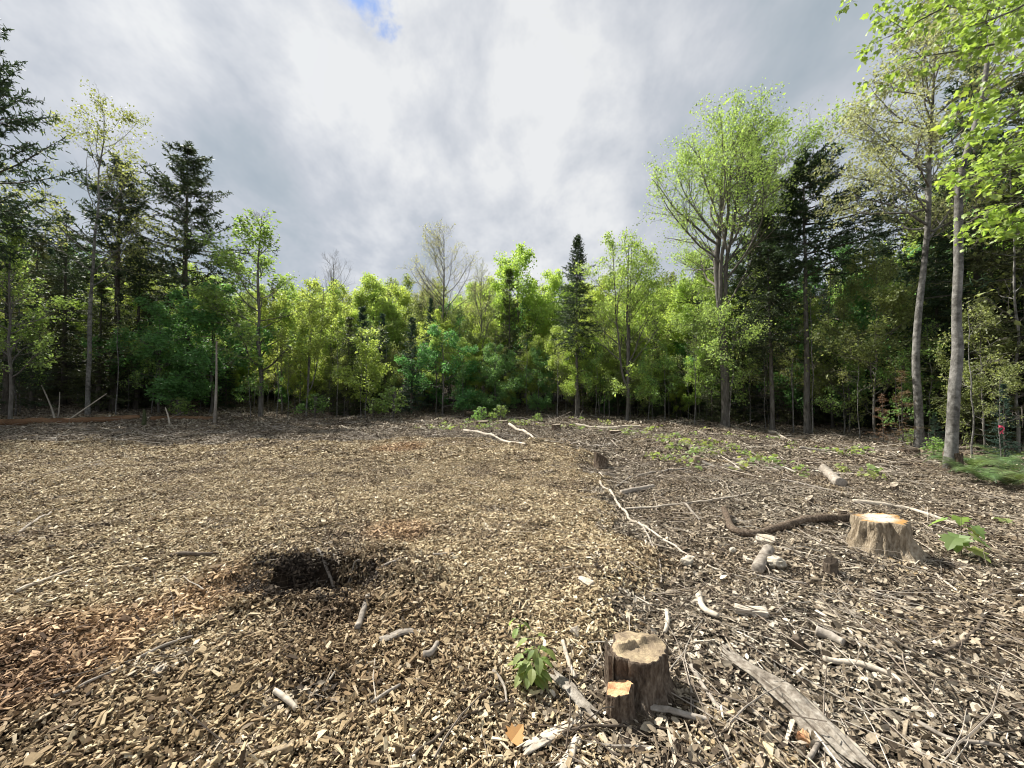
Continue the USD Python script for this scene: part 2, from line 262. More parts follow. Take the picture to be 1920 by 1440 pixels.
def debris_mat(name, ramp_a, ramp_b, patches=(), pscale=0.8, lo=0.42, hi=0.58, amt=1.0):
    """loose pieces: each its own tone; two tone ranges in broad drifts; patches = (x, y, r, colour, amount) of differently coloured pieces"""
    TONED.add('/World/Looks/' + name)
    N = {'g': ('geometry', {}), 't': ('attribute', {'attribute': 'tone'}), 'o': ('object_info', {}), 'ad': ('math', {'math_type': 'add'}), 'fr': ('math', {'math_type': 'fraction'}),
         'ra': ('rgb_ramp', {'ramp': ramp_a}), 'rb': ('rgb_ramp', {'ramp': ramp_b}),
         'n': ('noise_texture', {'scale': pscale, 'detail': 5.0, 'roughness': 0.6}), 'mr': ('map_range', {'from_min': lo, 'from_max': hi, 'to_min': 0.0, 'to_max': amt, 'clamp': True}),
         'mx': ('mix_color', {'blend_type': 'mix'}), 'n3': ('noise_texture', {'scale': 90.0, 'detail': 3.0}),
         'mv': ('map_range', {'from_min': 0.25, 'from_max': 0.75, 'to_min': 0.72, 'to_max': 1.25}), 'hs': ('hsv', {}), 'p': ('principled_bsdf', {'roughness': 0.8, 'specular_ior_level': 0.2})}
    K = [('t.fac', 'ad.value1'), ('o.random', 'ad.value2'), ('ad.value', 'fr.value1'), ('fr.value', 'ra.fac'), ('fr.value', 'rb.fac'),
         ('g.position', 'n.vector'), ('n.fac', 'mr.value'), ('mr.result', 'mx.fac'), ('ra.color', 'mx.a'), ('rb.color', 'mx.b'), ('g.position', 'n3.vector'), ('n3.fac', 'mv.value'), ('mv.result', 'hs.value')]
    last = 'mx.result'
    for i, (x, y, r, c, am) in enumerate(patches):
        N[f'd{i}'] = ('vector_math', {'math_type': 'distance', 'vector2': (x, y, 0.0)}); N[f'w{i}'] = ('math', {'math_type': 'multiply_add', 'value2': -r * 1.2})
        N[f'm{i}'] = ('map_range', {'range_type': 'smoothstep', 'from_min': -0.1 * r, 'from_max': 0.7 * r, 'to_min': am, 'to_max': 0.0, 'clamp': True})
        N[f'x{i}'] = ('mix_color', {'blend_type': 'multiply', 'b': c})
        K += [('g.position', f'd{i}.vector1'), ('n.fac', f'w{i}.value1'), (f'd{i}.value', f'w{i}.value3'), (f'w{i}.value', f'm{i}.value'), (f'm{i}.result', f'x{i}.fac'), (last, f'x{i}.a')]
        last = f'x{i}.result'
    K += [(last, 'hs.color'), ('hs.color', 'p.base_color')]
    return mat(name, N, K)

# ------------------------------------------------------------------ the ground
XE = np.array([(-3, 0.95), (0, 0.95), (1.6, 0.62), (2.0, 0.36), (2.5, 0.40), (3.1, 0.72), (3.5, 1.08), (4.3, 1.28), (6.7, 1.62), (9.9, 2.05), (12.0, 1.7), (13.2, 0.6), (14, -2)])
HOLE = np.array([-1.62, 3.2])
def bed(x, y):
    """1 on the bed of fresh chips, 0 on the litter around it"""
    p = np.stack([x, y, np.zeros_like(x)], -1)
    w = (meshkit.fbm(p * 1.1 + 3.1, 5, 5) - 0.5)
    a = sstep((np.interp(y, XE[:, 0], XE[:, 1]) - x + w * 2.3) / 0.7 + 0.5)
    far = 12.6 - 0.10 * np.abs(x + 1) + w * 3.0
    return a * sstep((far - y) / 1.2 + 0.5)
def height(x, y):
    x, y = np.asarray(x, float), np.asarray(y, float)
    p = np.stack([x, y, np.zeros_like(x)], -1); r = np.hypot(x, y)
    b = bed(x, y)
    drop = 0.03 + 0.09 * sstep((y - 2.3) / 1.2)
    h = -drop * (1 - b) * np.where(y > 0, 1, 0.2) + 0.02
    h = h + (meshkit.fbm(p * 0.28, 3, 1) - 0.5) * 0.34 * sstep(r / 6) + (meshkit.fbm(p * 1.3 + 7, 4, 2) - 0.5) * 0.15 + (meshkit.fbm(p * 5 + 1, 3, 3) - 0.5) * 0.05
    dx, dy = (x - HOLE[0]) / 0.52, (y - HOLE[1]) / 0.28
    d = np.sqrt(dx**2 + dy**2) + (meshkit.fbm(p * 3, 3, 9) - 0.5) * 0.9
    h = h - 0.36 * sstep((1.18 - d) / 0.8) + 0.12 * np.exp(-((d - 1.5) / 0.4)**2) * np.where(dy < 0, 0.25, 1)
    h = h + 5.5 * sstep((r - 23) / 55) + (meshkit.fbm(p * 0.05, 3, 4) - 0.5) * 3 * sstep((r - 20) / 60)
    return h
def hz(x, y): return float(height(np.array([x]), np.array([y]))[0])
def at(px, py, lift=0.0):
    """where the line of sight through that point of the picture meets the ground"""
    d = ray(px, py); z = 0.0
    for _ in range(12):
        k = (z - CAM[2]) / d[2]; p = CAM + d * k; z = hz(p[0], p[1]) * 0.7 + z * 0.3
    return np.array([p[0], p[1], hz(p[0], p[1]) + lift])
def depth(px, Y):
    """a point on the ground Y metres ahead, in line with that column of the picture"""
    x = (px - 960) / FPX * Y; return np.array([x, Y, hz(x, Y)])
def ztop(py, Y):
    d = ray(960, py); return CAM[2] + Y * d[2] / d[1]

rr = np.concatenate([[0.05], np.geomspace(0.3, 30, 260), np.geomspace(31.5, 900, 50)])
th = np.concatenate([np.linspace(-66, 66, 560), np.linspace(66, 294, 120)[1:-1]]) * np.pi / 180
R_, T_ = np.meshgrid(rr, th, indexing='ij'); gx, gy = R_ * np.sin(T_), R_ * np.cos(T_)
gz = height(gx.ravel(), gy.ravel())
idx = np.arange(gx.size).reshape(gx.shape); a_, b_ = idx[:-1], idx[1:]; an, bn = np.roll(a_, -1, 1), np.roll(b_, -1, 1)
gf = np.concatenate([np.stack([a_, bn, b_], -1).reshape(-1, 3), np.stack([a_, an, bn], -1).reshape(-1, 3)])
gm = mat('earth', {'g': ('geometry', {}), 'n': ('noise_texture', {'scale': 2.0, 'detail': 8.0, 'roughness': 0.7}), 'n2': ('noise_texture', {'scale': 40.0, 'detail': 5.0, 'roughness': 0.7}),
         'r': ('rgb_ramp', {'ramp': [(0.3, (0.014, 0.010, 0.007)), (0.5, (0.04, 0.029, 0.02)), (0.7, (0.09, 0.068, 0.047))]}), 'b': ('bump', {'strength': 0.8, 'distance': 0.03}),
         'ad': ('math', {'math_type': 'multiply_add', 'value2': 0.5}), 'sb': ('math', {'math_type': 'subtract', 'value2': 0.25}), 'p': ('principled_bsdf', {'roughness': 0.95, 'specular_ior_level': 0.1})},
         [('g.position', 'n.vector'), ('g.position', 'n2.vector'), ('n2.fac', 'ad.value1'), ('n.fac', 'ad.value3'), ('ad.value', 'sb.value1'), ('sb.value', 'r.fac'), ('r.color', 'p.base_color'), ('n2.fac', 'b.height'), ('b.normal', 'p.normal')])
obj('ground', (np.stack([gx.ravel(), gy.ravel(), gz], 1), gf), gm, smooth=True, kind='structure')

# ------------------------------------------------------------------ loose ground cover
CUBE = np.array([(x, y, z) for x in (-.5, .5) for y in (-.5, .5) for z in (-.5, .5)])
CF = np.array([(0, 1, 3), (0, 3, 2), (4, 6, 7), (4, 7, 5), (0, 4, 5), (0, 5, 1), (2, 3, 7), (2, 7, 6), (0, 2, 6), (0, 6, 4), (1, 5, 7), (1, 7, 3)])
def chips(rng, n, R, ln, wd, tk, zs, tilt, sig=0.45, yaw=None):
    c = np.repeat(CUBE[None], n, 0) * (1 + rng.normal(size=(n, 8, 3)) * 0.22)
    c[:, :4, 1] *= rng.uniform(0.25, 1.1, (n, 1))                                # a chip narrows to one end
    c = c * np.stack([ln * np.exp(rng.normal(size=n) * sig), wd * np.exp(rng.normal(size=n) * sig), tk * np.exp(rng.normal(size=n) * 0.4)], -1)[:, None]
    a = rng.uniform(0, 2 * np.pi, n); b = rng.normal(size=n) * tilt; g = rng.normal(size=n) * tilt
    def rot(v, ang, i, j):
        x, y = v[..., i].copy(), v[..., j].copy(); cc, ss = np.cos(ang)[:, None], np.sin(ang)[:, None]
        v[..., i], v[..., j] = x * cc - y * ss, x * ss + y * cc
    rot(c, g, 1, 2); rot(c, b, 0, 2); rot(c, a, 0, 1)
    r = R * np.sqrt(rng.random(n)); t = rng.uniform(0, 2 * np.pi, n)
    c += np.stack([r * np.cos(t), r * np.sin(t), rng.random(n) * zs], -1)[:, None]
    return c.reshape(-1, 3), (np.arange(n)[:, None, None] * 8 + CF).reshape(-1, 3)
def twigs(rng, n, R, lo, hi, r0, r1, rise=0.05):
    P = np.stack([rng.uniform(-R, R, n), rng.uniform(-R, R, n), rng.uniform(0.005, 0.03, n)], -1); a = rng.uniform(0, 2 * np.pi, n)
    D = np.stack([np.cos(a), np.sin(a), rng.normal(size=n) * rise], -1)
    pts = poly(P, D, rng.uniform(lo, hi, n), 4, rng, 0.10, 0.0); pts[..., 2] = np.maximum(pts[..., 2] * 0.6, 0.004)
    rad = rng.uniform(r0, r1, n)[:, None] * np.linspace(1, 0.45, 5)
    return tubes(pts, rad, 4)
def scatter(name, protos, P, rng, s0=0.85, s1=1.2, conform=1.0, kind='stuff', label=None, cat=None, zoff=0.0):
    pi = UsdGeom.PointInstancer.Define(stage, numbered('/World', name)); tg = []
    for i, (m, mm) in enumerate(protos):
        q = obj('piece', m, mm, pi.GetPrim()); tg.append(q.GetPath())
    pi.CreatePrototypesRel().SetTargets(tg)
    n = len(P); e = 0.12
    nx = (height(P[:, 0] - e, P[:, 1]) - height(P[:, 0] + e, P[:, 1])) / (2 * e) * conform; ny = (height(P[:, 0], P[:, 1] - e) - height(P[:, 0], P[:, 1] + e)) / (2 * e) * conform
    nr = unit(np.stack([nx, ny, np.ones(n)], -1)); yaw = rng.uniform(0, 2 * np.pi, n)
    h = unit(np.stack([-nr[:, 1], nr[:, 0], 0 * yaw, 1 + nr[:, 2]], -1))          # quaternion (x,y,z,w) from +z to the normal
    qy = np.stack([0 * yaw, 0 * yaw, np.sin(yaw / 2), np.cos(yaw / 2)], -1)
    x1, y1, z1, w1 = h.T; x2, y2, z2, w2 = qy.T
    Q = np.stack([w1 * w2 - x1 * x2 - y1 * y2 - z1 * z2, w1 * x2 + x1 * w2 + y1 * z2 - z1 * y2, w1 * y2 - x1 * z2 + y1 * w2 + z1 * x2, w1 * z2 + x1 * y2 - y1 * x2 + z1 * w2], -1)
    s = rng.uniform(s0, s1, n) * P[:, 2]
    pos = np.stack([P[:, 0], P[:, 1], height(P[:, 0], P[:, 1]) + zoff], -1)
    pi.CreatePositionsAttr(Vt.Vec3fArray.FromNumpy(pos.astype(np.float32)))
    pi.CreateOrientationsAttr(Vt.QuathArray([Gf.Quath(float(a), float(b), float(c), float(d)) for a, b, c, d in Q]))
    pi.CreateScalesAttr(Vt.Vec3fArray.FromNumpy(np.repeat(s[:, None], 3, 1).astype(np.float32)))
    pi.CreateProtoIndicesAttr(Vt.IntArray.FromNumpy(rng.integers(0, len(protos), n).astype(np.int32)))
    return tag(pi.GetPrim(), label, cat, None, kind)
def spots(rng, step, y0, y1, scale, slope=1.5, side=2.6):
    xs = np.arange(-slope * y1 - side, slope * y1 + side, step); ys = np.arange(y0, y1, step)
    X, Y = [g.ravel() for g in np.meshgrid(xs, ys)]
    X = X + rng.uniform(-.5, .5, X.shape) * step; Y = Y + rng.uniform(-.5, .5, Y.shape) * step
    k = np.abs(X) < slope * Y + side
    return np.stack([X[k], Y[k], np.full(k.sum(), scale)], -1)
rng = np.random.default_rng(11)
ALL = np.vstack([spots(rng, 0.16, 0.3, 9.0, 1.0), spots(rng, 0.26, 9.0, 18.0, 1.6), spots(rng, 0.42, 18.0, 34.0, 2.5)])
B = bed(ALL[:, 0], ALL[:, 1])
dh = np.sqrt(((ALL[:, 0] - HOLE[0]) / 0.52)**2 + ((ALL[:, 1] - HOLE[1]) / 0.28)**2)
out = dh + rng.normal(size=len(dh)) * 0.16 > 0.92
onbed = (B + rng.normal(size=len(B)) * 0.24 > 0.5)
chip_mat = debris_mat('fresh_chips', [(0.0, (0.030, 0.020, 0.012)), (0.15, (0.11, 0.075, 0.042)), (0.35, (0.265, 0.197, 0.115)), (0.65, (0.43, 0.343, 0.21)), (0.9, (0.58, 0.495, 0.33)), (1.0, (0.70, 0.635, 0.49))],
                      [(0.0, (0.024, 0.016, 0.010)), (0.3, (0.085, 0.058, 0.037)), (0.55, (0.185, 0.134, 0.086)), (0.8, (0.33, 0.26, 0.17)), (1.0, (0.54, 0.46, 0.34))],
                      [(-1.62, 3.17, 0.62, (0.50, 0.44, 0.39), 0.65), (-0.8, 2.45, 0.7, (0.55, 0.48, 0.43), 0.7), (-1.7, 1.55, 1.1, (0.66, 0.60, 0.54), 0.7), (-2.75, 2.25, 0.55, (1.0, 0.68, 0.50), 0.5), (-2.3, 2.95, 0.40, (1.0, 0.70, 0.55), 0.4), (-1.35, 4.6, 0.40, (1.0, 0.72, 0.58), 0.45), (-3.2, 10.8, 0.9, (1.0, 0.72, 0.56), 0.5)], pscale=0.85, lo=0.48, hi=0.68, amt=1.0)
protos = []
for i in range(9):
    r = np.random.default_rng(100 + i)
    protos.append((joined(chips(r, 150, 0.17, 0.011, 0.007, 0.003, 0.03, 0.5, 0.4), chips(r, 190, 0.17, 0.021, 0.010, 0.004, 0.036, 0.5, 0.5), chips(r, 9, 0.17, 0.045, 0.012, 0.004, 0.040, 0.3), twigs(r, 5, 0.16, 0.04, 0.16, 0.001, 0.0025)), chip_mat))
scatter('wood_chips', protos, ALL[onbed & out], rng, kind='stuff', label='bed of pale tan fresh wood chips spread over the clearing', cat='wood chips')
litter_mat = debris_mat('litter', [(0.0, (0.035, 0.026, 0.020)), (0.3, (0.110, 0.087, 0.061)), (0.55, (0.215, 0.178, 0.130)), (0.8, (0.355, 0.308, 0.236)), (0.93, (0.45, 0.40, 0.32)), (1.0, (0.58, 0.53, 0.44))],
                        [(0.0, (0.03, 0.022, 0.016)), (0.3, (0.105, 0.078, 0.052)), (0.6, (0.205, 0.160, 0.108)), (0.85, (0.33, 0.275, 0.20)), (1.0, (0.47, 0.40, 0.31))], [], pscale=0.6, lo=0.4, hi=0.6)
protos = []
for i in range(9):
    r = np.random.default_rng(200 + i)
    a_ = r.uniform(0, 6.28, 120); rr0 = 0.17 * np.sqrt(r.random(120)); P0 = np.stack([rr0 * np.cos(a_), rr0 * np.sin(a_), r.uniform(0.004, 0.032, 120)], -1); b_ = r.uniform(0, 6.28, 120)
    protos.append((joined(chips(r, 80, 0.17, 0.024, 0.012, 0.002, 0.028, 0.45, 0.5), chips(r, 34, 0.17, 0.06, 0.008, 0.003, 0.036, 0.22), lobed(P0, np.stack([np.cos(b_), np.sin(b_), 0 * b_], -1) * 2.5, 0.038, r, 1, 0.003, 0.05, 1.6, ((0, 0), (0.25, 0.24), (0.6, 0.26), (0.85, 0.12), (1.0, 0.0))), twigs(r, 20, 0.16, 0.06, 0.28, 0.001, 0.0026)), litter_mat))
scatter('leaf_litter', protos, ALL[~onbed & out], rng, kind='stuff', label='brown dead leaf litter and bark shreds covering the cleared ground', cat='leaf litter')
hu = np.random.default_rng(41); q = hu.normal(size=(120, 2)) * [0.30, 0.16] + HOLE + [-0.05, 0.02]; q = q[np.hypot((q[:, 0] - HOLE[0]) / 0.52, (q[:, 1] - HOLE[1]) / 0.28) < 1.55]
humus_mat = debris_mat('humus', [(0.0, (0.014, 0.010, 0.007)), (0.5, (0.055, 0.040, 0.028)), (0.85, (0.13, 0.10, 0.072)), (1.0, (0.30, 0.25, 0.19))], [(0.0, (0.012, 0.009, 0.006)), (0.6, (0.045, 0.033, 0.024)), (1.0, (0.18, 0.14, 0.10))])
scatter('dark_humus', [(joined(chips(np.random.default_rng(500 + i), 60, 0.09, 0.016, 0.012, 0.009, 0.05, 0.7), twigs(np.random.default_rng(520 + i), 14, 0.09, 0.05, 0.20, 0.001, 0.0026, 0.5)), humus_mat) for i in range(5)], np.column_stack([q, np.ones(len(q))]), hu, label='dark crumbly humus and rootlets dug up in the hollow', cat='humus')
# loose twigs lying on top: many on the litter, few on the bed
tw_mat = debris_mat('loose_twigs', [(0.0, (0.07, 0.055, 0.043)), (0.4, (0.20, 0.168, 0.135)), (0.75, (0.37, 0.325, 0.27)), (1.0, (0.56, 0.52, 0.45))],
                    [(0.0, (0.04, 0.03, 0.022)), (0.5, (0.13, 0.10, 0.075)), (1.0, (0.36, 0.31, 0.25))])
protos = [(twigs(np.random.default_rng(300 + i), 7, 0.3, 0.2, 0.75, 0.002, 0.0055, 0.10), tw_mat) for i in range(10)]
TW = np.vstack([spots(rng, 0.27, 0.6, 9, 1.0), spots(rng, 0.6, 9, 18, 1.5), spots(rng, 0.9, 18, 33, 2.2)])
tb = bed(TW[:, 0], TW[:, 1]); keep = rng.random(len(TW)) < np.where(tb > 0.5, 0.07, 0.85)
scatter('loose_twigs', protos, TW[keep], rng, kind='stuff', label='loose thin grey twigs strewn over the litter', cat='twigs', zoff=0.012)
# bark slabs and offcuts, mostly on the far brown strip
protos = []
for i in range(6):
    r = np.random.default_rng(400 + i)
    protos.append((joined(chips(r, 14, 0.5, 0.16, 0.03, 0.012, 0.06, 0.22), twigs(r, 5, 0.4, 0.4, 1.3, 0.006, 0.016, 0.08)), tw_mat))
SL = np.vstack([spots(rng, 0.75, 8, 26, 1.0)]); sb = bed(SL[:, 0], SL[:, 1])
keep = (rng.random(len(SL)) < np.where(sb > 0.4, 0.0, 0.75))
scatter('slash', protos, SL[keep], rng, kind='stuff', label='grey brown slash of broken sticks and bark strewn before the trees', cat='slash', zoff=0.01)

# ------------------------------------------------------------------ trees
KINDS = '/World/tree_kinds'
stage.CreateClassPrim(KINDS)
def kind_root(name): return UsdGeom.Xform.Define(stage, numbered(KINDS, name)).GetPrim()
def crown_shape(t, full):
    """how long the limbs are, up the crown (t 0 to 1)"""
    return (0.45 + 0.55 * np.sin(np.pi * np.clip(t * full[0] + full[1], 0, 1)))
def decid(root, seed, H, r0, leafm, barkm, trunk=None, base=0.35, nl=14, spread=0.30, ang=(35, 60), up=0.10, nb=8, nt=7, per=4, leaf=0.10, clump=0.10, full=(0.75, 0.25),
          fork=0, twigm=None, lt=(0.25, 1.0), top=0.96, wob=0.10, droop=0.5, narrow=0.35, extra_low=0, lean=0.02, limbside=None, tl=0.42, bl=0.5, dens=1.0, hollow=0.30):
    rng = np.random.default_rng(seed); twigm = twigm or M['twig']
    if trunk is None:
        nz = 11; z = np.linspace(0, H * top, nz)
        w = np.cumsum(rng.normal(size=(nz, 2)) * lean * H / nz * 2.2, 0); w -= w[0]
        trunk = np.column_stack([w, z])
    tp = smooth_path(trunk, 22); u = np.linspace(0, 1, 22)
    tr = r0 * ((1 - u) ** 0.75 * 0.92 + 0.06); tr = tr * (1 + 0.16 * (meshkit.noise(np.stack([u * 13, u * 0 + seed, 0 * u], -1), seed) - 0.5)); tr[0] *= 1.2
    stems = [(tp, tr)]
    for k in range(fork):                                                        # further stems that leave the trunk low and rise beside it
        i = int(22 * (base * rng.uniform(0.8, 1.1))); n = 22 - i
        a = rng.uniform(0, 2 * np.pi) if fork > 1 else math.pi * 0.15 + seed
        off = np.array([math.cos(a), math.sin(a), 0]) * np.sqrt(np.linspace(0, 1, n))[:, None] * H * rng.uniform(0.05, 0.10)
        sp = tp[i:] + off; stems.append((smooth_path(sp, 22), np.interp(np.linspace(0, 1, 22), [0, 1], [tr[i] * 0.72, 0.02])))
    for k, (p, r) in enumerate(stems):
        obj('trunk' if k == 0 else 'stem', tubes(p[None], r[None], 10), barkm, root, smooth=True)
    P, D, Ln, Rd = [], [], [], []
    for k, (p, r) in enumerate(stems):
        z0 = base if k == 0 else 0.12
        a, d, t, _, rr_ = spawn(p[None], r[None], max(4, nl // len(stems)), z0, 0.985, ang, rng, even=True)
        tt = (t - z0) / (1 - z0)
        d[:, 2] = np.abs(d[:, 2]) * (0.7 + 0.6 * tt)
        if limbside is not None: d[:, :2] += np.array(limbside)[:2] * rng.random((len(d), 1)); 
        P.append(a); D.append(unit(d)); Ln.append(H * spread * crown_shape(tt, full) * (1 - narrow * tt) * rng.uniform(0.75, 1.15, len(t))); Rd.append(np.minimum(rr_ * 0.6, H * 0.0042 + 0.002))
    if extra_low:
        a, d, t, _, rr_ = spawn(tp[None], tr[None], extra_low, 0.12, base, (70, 95), rng)
        P.append(a); D.append(d); Ln.append(H * spread * rng.uniform(0.25, 0.5, len(t))); Rd.append(np.full(len(t), 0.012))
    P, D, Ln, Rd = map(np.concatenate, (P, D, Ln, Rd))
    lp = poly(P, D, Ln, 8, rng, wob, up); lr = Rd[:, None] * np.linspace(1, 0.22, 9)
    order = np.argsort(-Rd * Ln)
    for i in order[:12]: obj('limb', tubes(lp[i:i + 1], lr[i:i + 1], 6), barkm, root, smooth=True)
    v1 = [tubes(lp[order[12:]], lr[order[12:]], 5)] if len(order) > 12 else []
    P, D, t, pi_, r = spawn(lp, lr, nb, lt[0], 0.98, (25, 60), rng, even=True)
    bp = poly(P, D, Ln[pi_] * bl * (1.15 - t * 0.75) * rng.uniform(0.6, 1.2, len(t)), 5, rng, wob * 1.2, up); br = np.maximum(r * 0.6, 0.004)[:, None] * np.linspace(1, 0.35, 6)
    bl_ = np.linalg.norm(np.diff(bp, axis=1), axis=2).sum(1); lim_ = pi_
    P, D, t, pi_, r = spawn(bp, br, nt, 0.15, 1.0, (20, 60), rng, even=True)
    tw = poly(P, D, np.maximum(bl_[pi_] * tl * rng.uniform(0.5, 1.3, len(t)), 0.12), 3, rng, wob, up); twr = np.maximum(r * 0.5, 0.0028)[:, None] * np.linspace(1, 0.5, 4)
    tag(obj('twigs', joined(*v1, tubes(bp, br, 3), tubes(tw, twr, 3)), twigm, root), kind='stuff')
    if leafm is not None:
        li = lim_[pi_]; q = np.clip((Ln[li] / np.quantile(Ln, 0.8)) ** 1.4, 0.10, 1.0)
        kp = (rng.random(len(tw)) < q * dens) & (meshkit.noise(tw[:, 2] / (0.055 * H) + seed, seed) > hollow); tw_ = tw[kp]
        pts = np.concatenate([tw_[:, 1], tw_[:, 2], tw_[:, 3], (tw_[:, 2] + tw_[:, 3]) / 2]); d = np.concatenate([tw_[:, 1] - tw_[:, 0], tw_[:, 2] - tw_[:, 1], tw_[:, 3] - tw_[:, 2], tw_[:, 3] - tw_[:, 2]])
        tag(obj('foliage', leaves(pts, unit(d), leaf, rng, per, clump, droop), leafm, root), kind='stuff')
    TOP[0] = max(float(tw[:, :, 2].max()), float(bp[:, :, 2].max()), float(lp[:, :, 2].max()))
    return root
TOP = [0.0]
def conifer(root, seed, H, r0, needlem, barkm, base=0.12, nbr=170, spread=0.19, prof=0.9, layered=0.0, sub=11, tuft=0.036, nl=0.085, nw=0.016, bare=40, up0=35, down=-18, side=None, gap=0.15, lean=0.01, tipup=0.10, ragged=0.25):
    rng = np.random.default_rng(seed)
    z = np.linspace(0, H, 9); w = np.cumsum(rng.normal(size=(9, 2)) * lean * H / 6, 0); w -= w[0]
    tp = smooth_path(np.column_stack([w, z]), 20); u = np.linspace(0, 1, 20); tr = r0 * ((1 - u) ** 0.85 * 0.95 + 0.02); tr[0] *= 1.35
    obj('trunk', tubes(tp[None], tr[None], 9), barkm, root, smooth=True)
    n = nbr; t = base + (0.985 - base) * np.sort(rng.random(n)) ** 0.9
    if layered: t = base + (0.99 - base) * ((np.round((t - base) / (0.99 - base) * layered) + rng.normal(size=n) * 0.10) / layered); t = np.clip(t, base, 0.985)
    tt = np.clip((t - base) / (1 - base), 0, 1); az = rng.uniform(0, 2 * np.pi, n)
    k = np.clip(t * 19, 0, 18.999); i = k.astype(int); P = tp[i] * (1 - (k - i))[:, None] + tp[i + 1] * (k - i)[:, None]
    el = np.radians(down + (up0 - down) * tt ** 1.3 + rng.normal(size=n) * 6)
    D = np.stack([np.cos(az) * np.cos(el), np.sin(az) * np.cos(el), np.sin(el)], -1)
    Ln = H * spread * ((1 - tt) ** prof * np.minimum(1, 0.55 + tt * 3.5) + 0.045) * np.exp(rng.normal(size=n) * ragged)
    if side is not None: Ln *= 1 + side[2] * (np.cos(az) * side[0] + np.sin(az) * side[1])
    lay = 0.5 + 0.5 * meshkit.noise(np.stack([tt * 9, az, 0 * az], -1), seed)
    Ln *= np.where(rng.random(n) < gap, 0.45, 1.0) * lay
    bp = poly(P, D, Ln, 6, rng, 0.06, 0.0); bp[:, :, 2] += (np.linspace(0, 1, 7) ** 2)[None] * (Ln * tipup)[:, None]
    br = np.maximum(Ln * 0.011, 0.006)[:, None] * np.linspace(1, 0.25, 7)
    V = [tubes(bp, br, 3)]
    P, D, ts, pi_, r = spawn(bp, br, sub, 0.12 if not layered else 0.3, 1.0, (35, 62), rng, even=True)
    D[:, 2] = D[:, 2] * 0.35 - 0.10; D = unit(D); sl = np.maximum(Ln[pi_] * 0.36 * (1.15 - ts), 0.10) * rng.uniform(0.7, 1.3, len(ts))
    sp = poly(P, D, sl, 3, rng, 0.10, -0.02)
    # needles: thin blades fanned round each branchlet and the branch's own tip
    lines = np.concatenate([sp, bp[:, 3:7]]); ll = np.linalg.norm(np.diff(lines, axis=1), axis=2).sum(1)
    cnt = np.maximum((ll / tuft).astype(int), 3); li = np.repeat(np.arange(len(lines)), cnt); f = rng.random(len(li)) * 2.999; j = f.astype(int); w_ = (f - j)[:, None]
    p = lines[li, j] * (1 - w_) + lines[li, j + 1] * w_; d = unit(lines[li, j + 1] - lines[li, j]); m = len(p)
    ax = unit(d * 0.75 + unit(rng.normal(size=(m, 3))) * 0.85); sd = unit(np.cross(ax, rng.normal(size=(m, 3)))); s = nl * np.exp(rng.normal(size=(m, 1)) * 0.3)
    v = np.stack([p - sd * nw * 0.5, p + sd * nw * 0.5, p + ax * s + sd * nw * 0.2, p + ax * s - sd * nw * 0.2], 1).reshape(-1, 3); q = np.arange(m)[:, None] * 4
    if bare:                                                                     # dead lower branches
        P, D, tb_, _, r = spawn(tp[None], tr[None], bare, 0.04, max(base, 0.12) + 0.12, (75, 105), rng)
        lb = H * spread * rng.uniform(0.25, 0.75, len(tb_)); b2 = poly(P, D, lb, 5, rng, 0.14, -0.03); V.append(tubes(b2, np.full((len(lb), 1), 0.009) * np.linspace(1, 0.3, 6), 3))
        P, D, _, pj, r = spawn(b2, np.full(b2.shape[:2], 0.004), 5, 0.3, 1, (30, 60), rng); V.append(tubes(poly(P, D, lb[pj] * 0.3, 3, rng, 0.12, -0.03), np.full((len(P), 1), 0.004) * np.linspace(1, 0.5, 4), 3))
    tag(obj('branches', joined(*V), M['twig_dark'] if needlem is not M['needle_red'] else M['twig'], root), kind='stuff')
    if needlem is not None: tag(obj('needles', (v, np.concatenate([q + [0, 1, 2], q + [0, 2, 3]])), needlem, root), kind='stuff')
    return root
HK = {}
def K(name, H, fn, *a, **k):
    fn(kind_root(name), *a, **k); HK[name] = TOP[0] if fn is decid else H
CN = dict(nw=0.034, nl=0.10, tuft=0.034)
K('dense_spruce', 12, conifer, 1, 12, 0.13, M['needle_dark'], M['bark_dark'], base=0.06, nbr=240, spread=0.23, sub=11, **CN)
K('dense_spruce_olive', 11, conifer, 2, 11, 0.12, M['needle_olive'], M['bark_dark'], base=0.04, nbr=230, spread=0.24, sub=11, **CN)
K('old_spruce', 16, conifer, 3, 16, 0.19, M['needle_dark'], M['bark_dark'], base=0.38, nbr=190, spread=0.185, prof=0.60, layered=17, sub=15, bare=30, gap=0.22, up0=42, down=-8, tipup=0.24, nl=0.13, nw=0.05, tuft=0.042, ragged=0.3)
K('pole_fir', 15, conifer, 4, 15, 0.14, M['needle_dark'], M['bark_grey'], base=0.34, nbr=280, spread=0.24, prof=1.0, sub=11, bare=50, up0=38, down=-22, nl=0.11, nw=0.042, tuft=0.034, ragged=0.18, gap=0.1)
K('layered_pine', 14, conifer, 5, 14, 0.15, M['needle_dark'], M['bark_grey'], base=0.56, nbr=150, spread=0.25, prof=0.72, layered=11, sub=17, bare=45, gap=0.2, up0=28, down=-4, tipup=0.14, nl=0.14, nw=0.05, tuft=0.042, side=(1, -0.2, 0.45))
K('young_fir', 7, conifer, 6, 7, 0.07, M['needle_blue'], M['bark_dark'], base=0.03, nbr=190, spread=0.25, prof=1.0, sub=10, bare=0, nl=0.085, nw=0.028, tuft=0.032)
K('dead_spruce', 4, conifer, 7, 4, 0.035, M['needle_red'], M['bark_dark'], base=0.08, nbr=70, spread=0.22, sub=6, tuft=0.09, bare=30)
